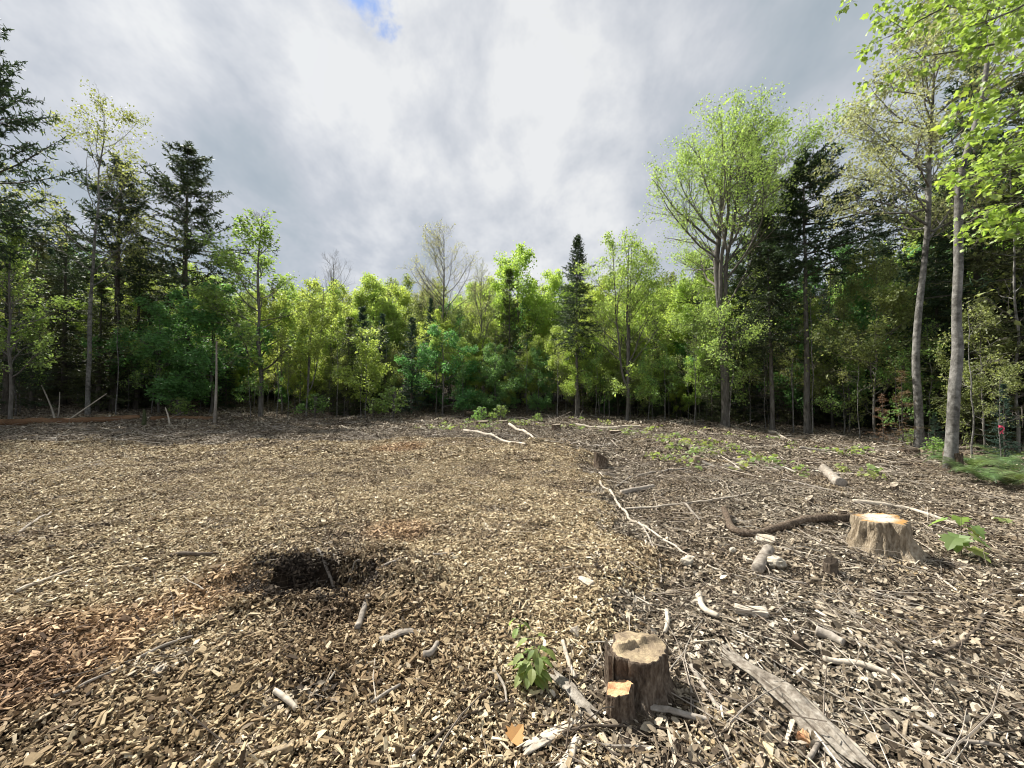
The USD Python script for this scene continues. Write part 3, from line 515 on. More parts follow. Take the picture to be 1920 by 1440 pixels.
K('green_maple', 8, decid, 21, 8, 0.07, M['leaf_emerald'], M['bark_grey'], base=0.10, nl=24, spread=0.38, ang=(50, 85), up=0.02, nb=8, nt=6, per=5, leaf=0.115, droop=0.25, clump=0.12)
K('yellow_maple', 10, decid, 22, 10, 0.085, M['leaf_yellow'], M['bark_grey'], base=0.24, nl=22, spread=0.31, ang=(38, 72), nb=8, nt=6, per=5, leaf=0.115, clump=0.15)
K('bright_maple', 11, decid, 23, 11, 0.10, M['leaf_bright'], M['bark_grey'], base=0.24, nl=24, spread=0.31, ang=(42, 75), up=0.07, nb=8, nt=6, per=5, leaf=0.12, clump=0.15)
K('mid_maple', 12, decid, 24, 12, 0.085, M['leaf_mid'], M['bark_grey'], base=0.22, nl=28, spread=0.25, ang=(38, 64), nb=8, nt=6, per=3, leaf=0.105, narrow=0.5, clump=0.12, hollow=0.35)
K('olive_birch', 9, decid, 25, 9, 0.055, M['leaf_olive'], M['bark_grey'], base=0.12, nl=24, spread=0.32, ang=(42, 82), nb=8, nt=6, per=4, leaf=0.095, clump=0.12, hollow=0.36)
K('yellow_birch', 9, decid, 26, 9, 0.055, M['leaf_yellow'], M['bark_pale'], base=0.18, nl=26, spread=0.28, ang=(35, 70), nb=8, nt=6, per=4, leaf=0.10, fork=2, clump=0.12)
K('vase_maple', 13, decid, 27, 13, 0.14, M['leaf_yellow'], M['bark_grey'], base=0.26, nl=34, spread=0.38, ang=(26, 50), up=0.07, nb=9, nt=6, per=4, leaf=0.105, fork=2, narrow=0.55, clump=0.13, extra_low=8)
K('sparse_birch', 15, decid, 28, 15, 0.09, M['leaf_olive'], M['bark_pale'], base=0.42, nl=22, spread=0.23, ang=(35, 68), up=0.06, nb=7, nt=5, per=4, leaf=0.085, narrow=0.25, clump=0.15, hollow=0.36)
K('budding_tree', 14, decid, 29, 14, 0.10, M['leaf_pale'], M['bark_grey'], base=0.40, nl=34, spread=0.29, ang=(28, 54), up=0.08, nb=10, nt=7, per=1, leaf=0.055, clump=0.05, hollow=0.2)
K('bare_tree', 12, decid, 30, 12, 0.10, None, M['bark_grey'], base=0.45, nl=22, spread=0.28, ang=(22, 48), up=0.12, nb=8, nt=6)
K('sapling', 5, decid, 31, 5, 0.022, M['leaf_mid'], M['bark_pale'], base=0.2, nl=15, spread=0.26, ang=(50, 88), up=0.02, nb=6, nt=4, per=2, leaf=0.085, lean=0.04, hollow=0.4)
K('yellow_sapling', 4.5, decid, 32, 4.5, 0.025, M['leaf_yellow'], M['bark_pale'], base=0.25, nl=16, spread=0.27, ang=(40, 80), up=0.03, nb=6, nt=4, per=4, leaf=0.09, lean=0.04)
K('bare_pole', 6, decid, 33, 6, 0.028, M['leaf_olive'], M['bark_pale'], base=0.40, nl=14, spread=0.18, ang=(45, 95), up=0.0, nb=4, nt=3, per=2, leaf=0.075, lean=0.025, hollow=0.4)
K('shrub', 1.2, decid, 34, 1.2, 0.010, M['leaf_mid'], M['bark_grey'], base=0.08, nl=12, spread=0.6, ang=(35, 85), nb=4, nt=3, per=2, leaf=0.075, clump=0.05, fork=2, hollow=0.4)
TR = np.random.default_rng(77)
def tree(kind, px, Y, top, label, group=None, name=None, rz=None, wide=1.0, cat='tree'):
    """a tree of that kind whose foot stands Y metres ahead in line with column px and whose top reaches the height seen at row top"""
    p = depth(px, Y); s = (ztop(top, Y) - p[2]) / HK[kind]
    return refer(name or kind.replace('_olive', ''), f'{KINDS}/{kind}', label, cat, p - [0, 0, 0.05], TR.uniform(0, 6.28) if rz is None else rz, (s * wide, s * wide, s), group)

# left edge of the wood
tree('old_spruce', -55, 16, 20, 'huge dark spruce at the far left edge reaching to the top of the picture', wide=0.85)
tree('sparse_birch', 166, 21, 178, 'tall pale-trunked birch with thin airy leaves on the left', wide=1.05, rz=0.6)
tree('old_spruce', 214, 23, 292, 'dark spruce right behind the pale-trunked birch on the left', wide=1.1)
tree('old_spruce', 347, 25, 268, 'tall lone dark spruce standing clear against the sky on the left', wide=1.2, rz=2.0)
tree('dense_spruce_olive', 60, 22, 430, 'broad olive dark spruce left of the pale-trunked birch', wide=1.2)
tree('dense_spruce', 118, 24, 395, 'dark spruce just left of the tall pale-trunked birch', wide=1.25)
tree('dense_spruce_olive', 255, 24, 440, 'olive spruce between the birch and the lone tall spruce', wide=1.25)
tree('dense_spruce', 10, 19, 400, 'dark dense spruce at the left edge below the huge spruce', wide=1.25)
tree('mid_maple', 20, 17.5, 395, 'dull green leafy tree at the far left edge of the wood', wide=1.0)
tree('dense_spruce_olive', 185, 22.5, 520, 'low olive spruce at the foot of the tall birch', wide=1.4)
tree('green_maple', 300, 23, 560, 'emerald green maple below the lone tall spruce', wide=1.3)
tree('green_maple', 395, 24, 530, 'emerald green maple right of the lone tall spruce', wide=1.3)
tree('mid_maple', 489, 23.5, 392, 'slender light green tree with dark trunk rising over the left maples', wide=1.45)
tree('yellow_birch', 575, 24, 520, 'many-stemmed yellow green birch with forked pale stems', wide=1.05, rz=1.0)
tree('yellow_birch', 530, 25.5, 545, 'yellow green birch just right of the slender dark-trunked tree', wide=1.0)
tree('bare_tree', 622, 36, 462, 'leafless grey tree far behind the yellow birches', rz=0.3)
tree('dense_spruce_olive', 652, 25, 590, 'dark olive spruce right of the yellow green birches', wide=1.3)
tree('young_fir', 680, 27, 572, 'pointed dark spruce beside the yellow sapling left of centre', wide=1.2)
tree('young_fir', 715, 28, 585, 'blue green fir between two dark spruces left of centre', wide=0.9)
tree('young_fir', 772, 25, 592, 'dense blue green fir whose boughs reach the ground near the middle', wide=1.0)
tree('young_fir', 806, 28, 556, 'taller blue green fir just behind the dense ground-sweeping fir', wide=0.8)
tree('yellow_sapling', 686, 23.5, 618, 'yellow green young tree in front of the dark spruces left of centre', wide=1.2, name='young_maple')
tree('budding_tree', 826, 31, 414, 'tall pale budding tree with fine bare twigs above the middle', wide=1.15, rz=1.2)
tree('budding_tree', 906, 30, 485, 'half-bare dark-stemmed tree right of the tall budding tree', wide=0.8, name='half_bare_tree')
tree('bright_maple', 968, 32, 462, 'bright leafy maple rising above the middle of the wood', wide=0.95)
tree('dense_spruce_olive', 955, 30, 500, 'dark spruce inside the bright maple over the middle', wide=0.8)
tree('bright_maple', 1035, 33, 505, 'round bright yellow green maple left of the narrow spruce')
tree('green_maple', 830, 25.5, 610, 'emerald maple beside the dense blue green fir', wide=1.3)
tree('green_maple', 930, 26, 640, 'low emerald maple at the middle of the wood edge', wide=1.2)
tree('green_maple', 1010, 26.5, 650, 'low dull green maple left of the narrow spruce', wide=1.0)
tree('pole_fir', 1081, 23, 436, 'narrow pointed spruce with long bare trunk right of the middle', wide=0.95, name='narrow_spruce')
tree('vase_maple', 1175, 21, 425, 'yellow green vase-shaped maple with dark forking trunk', wide=0.95, rz=0.4)
tree('bright_maple', 1130, 27, 520, 'bright yellow green maple between narrow spruce and vase-shaped maple', wide=1.0)
tree('bright_maple', 1255, 25, 540, 'bright yellow green maple right of the vase-shaped maple', wide=1.1)
tree('yellow_maple', 1305, 22, 470, 'yellow green maple close behind the biggest tree on its left', wide=0.9)
tree('dense_spruce_olive', 1228, 23, 560, 'dark slim spruce right of the vase-shaped maple', wide=0.6)
tree('pole_fir', 1420, 21, 235, 'tall dark spruce half hidden behind the crown of the biggest tree', wide=1.3, name='tall_spruce')
tree('pole_fir', 1447, 16.5, 395, 'dark green fir with bare trunk between biggest tree and layered pine', wide=1.15)
tree('layered_pine', 1513, 15.5, 285, 'pine with flat dark layered boughs reaching right against the sky', wide=1.05, rz=0.0)
tree('green_maple', 1560, 17.5, 452, 'emerald leafy tree below the layered pine', wide=0.8)
tree('dense_spruce', 1655, 22, 390, 'dark spruce top showing between layered pine and pale trunks', wide=1.1)
tree('olive_birch', 1640, 13.5, 455, 'olive green leafy tree with dead pale branches right of the pine', wide=0.95)
tree('olive_birch', 1590, 15.5, 520, 'olive green tree just right of the layered pine trunk', wide=0.9)
tree('dense_spruce_olive', 1480, 18.5, 560, 'dark olive spruce behind the bare trunks of fir and pine', wide=1.2)
tree('dense_spruce_olive', 1395, 20, 600, 'dark olive spruce behind the foot of the biggest tree', wide=1.2)
tree('dense_spruce', 1840, 13, 60, 'great dark spruce behind the two pale trunks on the right', wide=1.2)
tree('dense_spruce_olive', 1930, 10.5, 130, 'olive spruce filling the right edge behind the overhanging leaves', wide=1.1)
tree('dense_spruce_olive', 1760, 14.5, 430, 'olive spruce between and behind the two pale trunks', wide=1.1)
tree('dense_spruce', 1575, 20, 590, 'low dark spruce behind the olive trees right of the pine', wide=1.4)
tree('olive_birch', 1840, 10.5, 560, 'low olive leafed tree right of the crooked pale trunk', wide=0.9)
tree('dense_spruce_olive', 1335, 19.5, 640, 'low dark spruce left of the foot of the biggest tree', wide=1.2)
tree('dead_spruce', 1690, 11.6, 690, 'dead red brown spruce at the foot of the wavy pale trunk', wide=1.1)
tree('dead_spruce', 1655, 11.9, 735, 'smaller dead red brown spruce left of the wavy pale trunk', wide=1.3)
tree('young_fir', 1752, 11.4, 770, 'small fir between the feet of the two pale trunks', wide=1.2)
tree('young_fir', 1880, 9.4, 715, 'small green fir near the pink ribbon on the right', wide=1.0)
# thin stems along the edge
row = [('sapling', 285, 22.5, 610, 'thin leafy sapling below the emerald maples on the left'), ('sapling', 470, 23.0, 640, 'thin sapling just left of the slender dark-trunked tree'),
       ('bare_pole', 218, 21.5, 560, 'thin straight yellowish pole tree right of the tall birch'), ('bare_pole', 520, 23.2, 620, 'pale thin stem under the yellow birches at their left'),
       ('bare_pole', 541, 23.0, 640, 'pale crooked stem under the middle of the yellow birches'), ('bare_pole', 632, 23.5, 620, 'thin stem right of the yellow birches'),
       ('sapling', 38, 20.0, 600, 'thin sapling before the dark spruces at the far left'), ('bare_pole', 30, 19.5, 480, 'dark thin pole tree at the far left edge'),
       ('bare_pole', 677, 23.2, 660, 'thin pale stem left of the yellow young tree'), ('sapling', 740, 25, 690, 'leafy sapling left of the dense blue green fir'),
       ('sapling', 1245, 19.6, 640, 'pale sapling right of the vase-shaped maple'), ('bare_pole', 1302, 18.4, 600, 'grey pole tree left of the biggest tree'),
       ('sapling', 1366, 17.2, 590, 'white thin sapling touching the trunk of the biggest tree'), ('bare_pole', 1487, 15.9, 560, 'grey pole tree between fir and layered pine'),
       ('bare_pole', 1522, 15.2, 540, 'thin pole tree right beside the trunk of the layered pine'), ('sapling', 1580, 14.6, 640, 'thin sapling right of the layered pine'),
       ('bare_pole', 1610, 13.6, 620, 'leaning grey pole tree before the olive trees'), ('sapling', 1742, 12.4, 600, 'curved sapling just right of the wavy pale trunk'),
       ('bare_pole', 1820, 9.6, 560, 'grey pole tree right of the crooked pale trunk'), ('bare_pole', 1434, 17.0, 640, 'thin stem just left of the bare-trunked fir'),
       ('sapling', 1215, 20.3, 650, 'sapling in the shade right of the dark forking trunk'), ('sapling', 1118, 22.6, 640, 'sapling right of the narrow spruce trunk'),
       ('bare_pole', 1045, 23.5, 640, 'slim grey pole tree left of the narrow spruce trunk'), ('sapling', 870, 24.5, 680, 'sapling in front of the emerald maple at the middle'),
       ('bare_pole', 1905, 10.2, 300, 'dark bare pole tree at the right edge'), ('sapling', 1688, 12.6, 660, 'thin grey sapling beside the dead red brown spruce')]
for k, px, Y, top, lab in row: tree(k, px, Y, top, lab, group=None, name='sapling' if 'sapling' in k else 'pole_tree', cat='young tree')
# unremarkable thin stems standing in the shade of the edge
for i in range(42):
    px = TR.uniform(640, 1600) if i % 3 else TR.uniform(0, 640); Y = np.interp(px, [0, 500, 900, 1175, 1360, 1510, 1720], [22, 24, 27, 21.5, 19.2, 16.5, 13.5]) + TR.uniform(0, 2.5)
    tree('bare_pole', px, Y, TR.uniform(590, 680), 'thin bare understory stem standing in the shade of the wood edge', group='thin understory stems along the wood edge', name='understory_stem', cat='young tree')

# the biggest tree and the two pale trunks on the right
def hero(name, label, foot, trunk, **k):
    p = depth(*foot); r = thing(name, label, 'tree', p - [0, 0, 0.05])
    return decid(r, trunk=None if trunk is None else np.array(trunk) - p + [0, 0, 0.05], **k), p
def col(pts, Y):
    """points seen at those picture positions, all Y metres ahead (or each at its own distance)"""
    out = []
    for q in pts:
        d = ray(q[0], q[1]); out.append(CAM + d * ((q[2] if len(q) > 2 else Y) / d[1]))
    return np.array(out)
Y = 17.6; t = col([(1360, 806), (1360, 740), (1357, 650), (1350, 580), (1343, 500), (1348, 445), (1352, 385), (1352, 330), (1358, 295)], Y)
hero('fork_trunked_maple', 'biggest tree, tall maple with forked grey trunk and airy green crown', (1360, Y), t, seed=41, H=13.2, r0=0.20, leafm=M['leaf_airy'], barkm=M['bark_grey'],
     base=0.34, nl=46, spread=0.38, ang=(36, 66), up=0.07, nb=9, nt=6, per=5, leaf=0.072, fork=2, narrow=0.35, full=(0.75, 0.25), extra_low=16, clump=0.13, hollow=0.33)
Y = 11.4; t = col([(1724, 840), (1722, 760), (1717, 680), (1722, 590), (1732, 500), (1741, 400), (1742, 300), (1748, 200), (1752, 110), (1757, 20)], Y)
hero('wavy_trunk_maple', 'tree with wavy pale trunk and sparse pale leaves, left of two on the right', (1724, Y), t, seed=42, H=12.2, r0=0.112, leafm=M['leaf_pale'], barkm=M['bark_pale'],
     base=0.48, nl=40, spread=0.26, ang=(42, 70), up=0.07, nb=9, nt=6, per=3, leaf=0.068, hollow=0.2, clump=0.08, narrow=0.3, limbside=(-0.35, 0.0), wob=0.12)
Y = 8.1; t = col([(1781, 888), (1786, 800), (1790, 720), (1796, 660), (1793, 590), (1797, 500), (1797, 400), (1800, 330), (1818, 270), (1838, 200), (1852, 110), (1862, 0), (1870, -140), (1885, -300)], Y)
hero('crooked_pale_trunk', 'crooked pale grey trunk nearest the camera on the right, dark at its foot', (1781, Y), t, seed=43, H=12.5, r0=0.106, leafm=M['leaf_bright'], barkm=M['bark_pale'],
     base=0.80, nl=18, spread=0.24, ang=(40, 70), up=0.03, nb=7, nt=6, per=3, leaf=0.07)
pf = depth(1781, 8.1)
# leafy boughs hanging in from the right: a maple standing just outside the frame
p = np.array([7.6, 4.9, hz(7.6, 4.9)]); r = thing('overhanging_maple', 'maple with bright leaves whose boughs hang in at the top right', 'tree', p)
tp = smooth_path(np.array([(0, 0, 0), (0.05, 0, 2), (-0.05, 0.1, 4), (0.1, 0.1, 6), (0.0, 0.2, 8), (0.1, 0.2, 9.5)]), 20); obj('trunk', tubes(tp[None], (0.16 * np.linspace(1, 0.2, 20))[None], 10), M['bark_grey'], r, smooth=True)
rg = np.random.default_rng(5)
bough = [[(2150, -120, 4.9), (1960, -60, 5.0), (1830, -15, 5.2), (1740, 30, 5.3), (1665, 70, 5.4)], [(2150, 60, 4.9), (2000, 40, 4.9), (1900, 75, 4.8), (1800, 95, 4.9), (1700, 110, 5.0)], [(2150, 130, 4.9), (2000, 150, 4.8), (1920, 200, 4.7), (1860, 245, 4.7)],
         [(2150, 240, 4.9), (2010, 270, 4.8), (1920, 310, 4.7), (1835, 340, 4.8)], [(2150, -60, 4.9), (1980, -10, 5.2), (1860, 20, 5.6), (1760, 10, 5.9)], [(2140, -150, 4.9), (1950, -120, 4.6), (1800, -70, 4.5), (1690, -20, 4.6)],
         [(2150, 190, 4.9), (2020, 210, 5.2), (1930, 260, 5.5), (1880, 300, 5.6)], [(2130, -40, 4.8), (2000, 100, 4.4), (1930, 130, 4.3), (1880, 170, 4.3)], [(2150, 0, 4.9), (1990, 20, 5.5), (1880, 60, 6.2), (1790, 60, 6.6)], [(2150, 300, 4.9), (2020, 330, 4.8), (1950, 370, 4.8), (1865, 385, 4.9)], [(2140, 120, 4.9), (2010, 160, 5.3), (1940, 190, 5.8), (1880, 215, 6.0)], [(2140, 330, 4.9), (2030, 390, 4.8), (1960, 420, 4.8), (1900, 440, 4.9)], [(2140, -100, 4.9), (1990, -30, 4.5), (1900, 20, 4.4), (1820, 50, 4.4)]]
bp = np.stack([smooth_path(np.vstack([tp[np.argmin(np.abs(tp[:, 2] + p[2] - col([b[0]], 5)[0][2]))] + p, col(b, 5)]), 9) - p for b in bough])
br = np.linspace(0.028, 0.004, 9)[None] * np.ones((len(bp), 1))
for i in range(len(bp)): obj('limb', tubes(bp[i:i + 1], br[i:i + 1], 6), M['bark_grey'], r, smooth=True)
P, D, tq, pj, rq = spawn(bp, br, 12, 0.30, 1.0, (25, 65), rg, even=True); D[:, 2] *= 0.5; D = unit(D)
b2 = poly(P, D, rg.uniform(0.25, 0.7, len(P)), 4, rg, 0.12, -0.03); P, D, tq, pj, rq = spawn(b2, np.full(b2.shape[:2], 0.004), 4, 0.2, 1.0, (25, 65), rg, even=True)
b3 = poly(P, D, rg.uniform(0.10, 0.28, len(P)), 3, rg, 0.12, -0.05)
tag(obj('twigs', joined(tubes(b2, np.full((len(b2), 1), 0.005) * np.linspace(1, 0.4, 5), 4), tubes(b3, np.full((len(b3), 1), 0.0025) * np.linspace(1, 0.6, 4), 3)), M['twig'], r), kind='stuff')
lv, lf = lobed(np.concatenate([b3[:, 1], b3[:, 2], b3[:, 3]]), unit(np.concatenate([b3[:, 1] - b3[:, 0], b3[:, 2] - b3[:, 1], b3[:, 3] - b3[:, 2]])), 0.064, rg, 3, 0.035); nv = 14; cen = lv.reshape(-1, nv, 3).mean(1) + p - CAM
u_ = cen[:, 0] / cen[:, 1] * FPX + 960; w_ = 720 - FPX * (cen[:, 2] / cen[:, 1] - math.tan(PITCH)); near = np.where((u_ > 1560) & (u_ < 1930) & (w_ > -10) & (w_ < 480), np.linalg.norm(cen, axis=1), 1e9)
pick = np.argsort(near)[:300]; own = lf[:, 0] // nv; order_ = np.argsort(own, kind='stable'); per_ = len(lf) // (len(lv) // nv); lf_ = lf[order_].reshape(-1, per_, 3)
for i in pick: obj('leaf', (lv[i * nv:(i + 1) * nv], lf_[i] - i * nv), M['leaf_near'], r)
rest = np.setdiff1d(np.arange(len(lf_)), pick); tag(obj('foliage', (lv.reshape(-1, nv, 3)[rest].reshape(-1, 3), (lf_[rest] - rest[:, None, None] * nv + np.arange(len(rest))[:, None, None] * nv).reshape(-1, 3)), M['leaf_near'], r), kind='stuff')

# the wood behind its edge
def wood(name, kinds, pts, label):
    pi = UsdGeom.PointInstancer.Define(stage, f'/World/{name}'); tg = []
    for i, k in enumerate(kinds):
        x = UsdGeom.Xform.Define(stage, f'/World/{name}/{k}'); x.GetPrim().GetReferences().AddInternalReference(Sdf.Path(f'{KINDS}/{k}')); tg.append(x.GetPath())
    pi.CreatePrototypesRel().SetTargets(tg); P = np.array(pts)
    pi.CreatePositionsAttr(Vt.Vec3fArray.FromNumpy(P[:, :3].astype(np.float32))); pi.CreateScalesAttr(Vt.Vec3fArray.FromNumpy(np.repeat(P[:, 3:4], 3, 1).astype(np.float32)))
    pi.CreateOrientationsAttr(Vt.QuathArray([Gf.Quath(math.cos(a / 2), 0, 0, math.sin(a / 2)) for a in P[:, 4]])); pi.CreateProtoIndicesAttr(Vt.IntArray.FromNumpy(P[:, 5].astype(np.int32)))
    tag(pi.GetPrim(), label, 'wood', None, 'stuff')
kinds = ['dense_spruce', 'dense_spruce_olive', 'green_maple', 'yellow_maple', 'bright_maple', 'mid_maple', 'olive_birch', 'young_fir']
skyl = np.array([(-500, 330), (0, 430), (200, 450), (450, 515), (560, 515), (700, 512), (800, 515), (900, 515), (1040, 525), (1200, 520), (1400, 480), (1600, 470), (1700, 430), (1850, 250), (2400, 150)])
edge = np.array([(-500, 19), (0, 24), (500, 25.5), (900, 29), (1175, 23.5), (1360, 20.5), (1510, 18), (1720, 14.5), (1900, 12), (2400, 9)])
wr = np.random.default_rng(9); pts = []
for px in np.arange(-420, 2420, 26):
    e0 = np.interp(px, *edge.T)
    for row_ in range(7):
        q = px + wr.uniform(-20, 20); Y = e0 + row_ * 2.2 + wr.uniform(0, 2.2); g = depth(q, Y)
        if wr.random() < 0.25: continue
        con = np.interp(q, [0, 300, 550, 700, 850, 1100, 1300, 1500, 1900], [0.8, 0.7, 0.12, 0.10, 0.08, 0.10, 0.4, 0.72, 0.8])
        k = wr.choice([0, 1, 1, 7]) if wr.random() < con else wr.choice([2, 3, 3, 4, 4, 5, 6])
        front = row_ < 2
        if row_ in (1, 2, 3) and wr.random() < (0.8 if con > 0.2 else 0.5):
            kk = wr.choice([0, 1, 1, 5, 7] if wr.random() < con + 0.2 else [2, 3, 4, 5, 6]); pts.append((g[0] + wr.uniform(-.6, .6), g[1] + 0.5, g[2] - 0.1, (ztop(wr.uniform(610, 690), Y) - g[2]) / HK[kinds[kk]] * 1.15, wr.uniform(0, 6.28), kk))
        top = np.interp(q, *skyl.T) + wr.uniform(0, 70) + (wr.uniform(20, 150) if front else 0)
        pts.append((g[0], g[1], g[2] - 0.1, (ztop(top, Y) - g[2]) / HK[kinds[k]], wr.uniform(0, 6.28), k))
for q in np.arange(560, 1340, 44):
    Y = np.interp(q, *edge.T) + wr.uniform(-2.2, 0.6); g = depth(q + wr.uniform(-8, 8), Y); k = wr.choice([3, 3, 4, 6, 3]); pts.append((g[0], g[1], g[2] - 0.1, (ztop(wr.uniform(620, 715), Y) - g[2]) / HK[kinds[k]] * 1.1, wr.uniform(0, 6.28), k))
wood('distant_wood', kinds, pts, 'dense mixed wood of spruce and maple behind the clearing edge')

# ------------------------------------------------------------------ stumps
def stump(px, py, wtop, wbase, h, label, bark='bark_stump', cut='cut_tan', seed=1, tilt=(0, 0), ridge=0.10, step=0.0, hinge=0.0, name='tree_stump', flare=3.0, roots=(), detail=1.0, cat='stump', group=None, lean=(0, 0)):
    p = at(px, py); p = p * (1 + wbase * 0.22 / p[1]); p[2] = hz(p[0], p[1])
    r = thing(name, label, cat, p, group=group); nt, nz = (56, 18) if detail > 0.5 else (22, 7); rg = np.random.default_rng(seed)
    th = np.arange(nt) * 2 * np.pi / nt; u = np.linspace(0, 1, nz)
    c, s_ = np.cos(th), np.sin(th)
    top = h + tilt[0] * c * wtop + tilt[1] * s_ * wtop
    if step: top = top + step * sstep((c * math.cos(seed) + s_ * math.sin(seed)) * 6 + 0.5)
    def rad(uu, tt):
        q = np.stack([np.cos(tt) * 1.6, np.sin(tt) * 1.6, uu * 0.35 + 0 * tt], -1) + seed * 3.7
        q2 = np.stack([np.cos(tt) * 5, np.sin(tt) * 5, uu * 0.8 + 0 * tt], -1) + seed * 1.3
        q3 = np.stack([np.cos(tt) * 13, np.sin(tt) * 13, uu * 2.2 + 0 * tt], -1) + seed
        f = np.exp(-flare * np.maximum(0, (uu * (h + 0.1) - 0.06) / h))
        base = wtop / 2 + (wbase - wtop) / 2 * f
        for a_, g_ in roots: base = base + g_ * f ** 1.3 * np.maximum(0, np.cos(tt - math.radians(a_))) ** 12
        q4 = np.stack([np.cos(tt) * 7, np.sin(tt) * 7, uu * 7 + 0 * tt], -1) + seed * 2.1
        return base * (1 + (meshkit.fbm(q4, 2, seed) - 0.5) * 0.10 + (meshkit.noise(q, seed) - 0.5) * (0.20 + 0.75 * f) + (meshkit.noise(q2, seed) - 0.5) * ridge * (1.2 + f) + (meshkit.noise(q3, seed) - 0.5) * ridge * 1.1)
    U, TH = np.meshgrid(u, th, indexing='ij'); Rr = rad(U, TH)
    Z = -0.10 + (top[None] + 0.10) * U
    X, Yy = Rr * np.cos(TH) + lean[0] * U, Rr * np.sin(TH) + lean[1] * U
    rim = np.stack([X[-1] * 0.93 + lean[0] * 0.07, Yy[-1] * 0.93 + lean[1] * 0.07, top + 0.004], -1)
    V = np.concatenate([np.stack([X, Yy, Z], -1), rim[None]]); n = nz + 1
    id_ = np.arange(n * nt).reshape(n, nt); a, b = id_[:-1], id_[1:]; ar, br_ = np.roll(a, -1, 1), np.roll(b, -1, 1)
    obj('bark', (V.reshape(-1, 3), np.concatenate([np.stack([a, ar, br_], -1).reshape(-1, 3), np.stack([a, br_, b], -1).reshape(-1, 3)])), M[bark], r, smooth=50)
    k = 9 if detail > 0.5 else 3; w = np.linspace(1, 0.0, k); ctr = np.array([lean[0], lean[1], top.mean()])
    G = ctr + (rim - ctr)[None] * w[:, None, None]
    if hinge:                                                                    # torn strip left where the trunk broke away
        dl = (G[..., 0] - lean[0]) * math.cos(1.25) + (G[..., 1] - lean[1]) * -math.sin(1.25) + 0.015
        G[..., 2] += hinge * np.exp(-(dl / 0.018)**2) * (0.3 + 1.2 * meshkit.noise(G * [60, 25, 1], 3)) * (w[:, None] < 0.98)
        G[..., 2] += 0.008 * sstep(-dl / 0.01) * (w[:, None] < 0.98)
    G[1:-1, :, 2] += (meshkit.noise(G[1:-1] * [70, 70, 0.0], seed) - 0.5) * 0.012 * min(1, wtop / 0.2)
    id_ = np.arange(k * nt).reshape(k, nt); a, b = id_[:-1], id_[1:]; ar, br_ = np.roll(a, -1, 1), np.roll(b, -1, 1)
    obj('cut_face', (G.reshape(-1, 3), np.concatenate([np.stack([a, ar, br_], -1).reshape(-1, 3), np.stack([a, br_, b], -1).reshape(-1, 3)])), M[cut], r, smooth=35)
    return r, p
s1, p1 = stump(1197, 1328, 0.30, 0.50, 0.245, 'large brown stump at the front with torn ridge across its flat cut', seed=5, hinge=0.032, ridge=0.15, tilt=(0.02, -0.04), flare=4.0, roots=((-25, 0.20), (175, 0.08), (-95, 0.07), (70, 0.12)))
obj('bark_flap', (lambda v: (v, np.array([(0, 1, 2), (0, 2, 3), (4, 6, 5), (4, 7, 6), (0, 4, 5), (0, 5, 1), (2, 6, 7), (2, 7, 3), (1, 5, 6), (1, 6, 2), (0, 3, 7), (0, 7, 4)])))(np.array([(-0.168, -0.10, 0.10), (-0.178, -0.03, 0.09), (-0.172, -0.04, 0.285), (-0.165, -0.09, 0.26), (-0.183, -0.11, 0.10), (-0.195, -0.03, 0.09), (-0.19, -0.04, 0.285), (-0.185, -0.09, 0.26)])), M['bark_stump'], s1)
stump(1160, 1358, 0.13, 0.19, 0.125, 'small stump with orange cut tucked in front of the large front stump', cut='cut_red', seed=7, ridge=0.16, step=0.03, tilt=(0.10, -0.2))
stump(1650, 1045, 0.36, 0.54, 0.33, 'wide flared pale stump with yellow orange cut on the right', bark='bark_stump_pale', cut='cut_orange', seed=14, ridge=0.36, tilt=(0.03, -0.05), step=0.03, flare=2.6, roots=((-20, 0.13), (190, 0.15), (-80, 0.07), (-125, 0.09), (80, 0.12)))
stump(1127, 880, 0.30, 0.42, 0.28, 'grey brown stump at the edge of the chip bed', seed=15, cut='cut_grey', tilt=(-0.3, -0.1))
stump(1307, 879, 0.14, 0.19, 0.26, 'slim pale stump standing alone in the middle of the litter', bark='bark_stump_pale', seed=16, cut='cut_grey')
for a in [(1519, 951, 0.07, 0.09, 0.13, 'short dark broken stub on the litter left of the pale curved log', 'cut_grey', (0.5, 0), 17), (1677, 922, 0.11, 0.14, 0.12, 'small grey stub with slanted top behind the wide flared stump', 'cut_grey', (0.3, 0.1), 18),
          (1710, 1143, 0.062, 0.068, 0.075, 'small round brown stub, farther of a close pair on the right', 'cut_grey', (0.0, 0.0), 19), (1685, 1169, 0.056, 0.062, 0.08, 'small round brown stub, nearer of a close pair on the right', 'cut_grey', (0.05, 0), 20),
          (1340, 985, 0.05, 0.06, 0.07, 'tiny dark stub left of the crooked fallen branch', 'cut_grey', (0, 0), 22), (1580, 973, 0.09, 0.11, 0.10, 'small stub behind the end of the crooked branch', 'cut_grey', (0, 0), 23),
          (1778, 1040, 0.10, 0.13, 0.085, 'small dark stub with orange cut beside the leafy seedling', 'cut_orange', (0.1, -0.2), 24), (1557, 1084, 0.10, 0.14, 0.13, 'dark rotten stub in front of the wide flared stump', 'soil', (0.2, 0), 25)]:
    stump(a[0], a[1], a[2], a[3], a[4], a[5], cut=a[6], tilt=a[7], seed=a[8], name='stub', detail=0.3 if a[2] < 0.08 else 1, bark='stick_dark' if a[6] == 'soil' or a[8] in (19, 20, 17) else 'bark_stump')
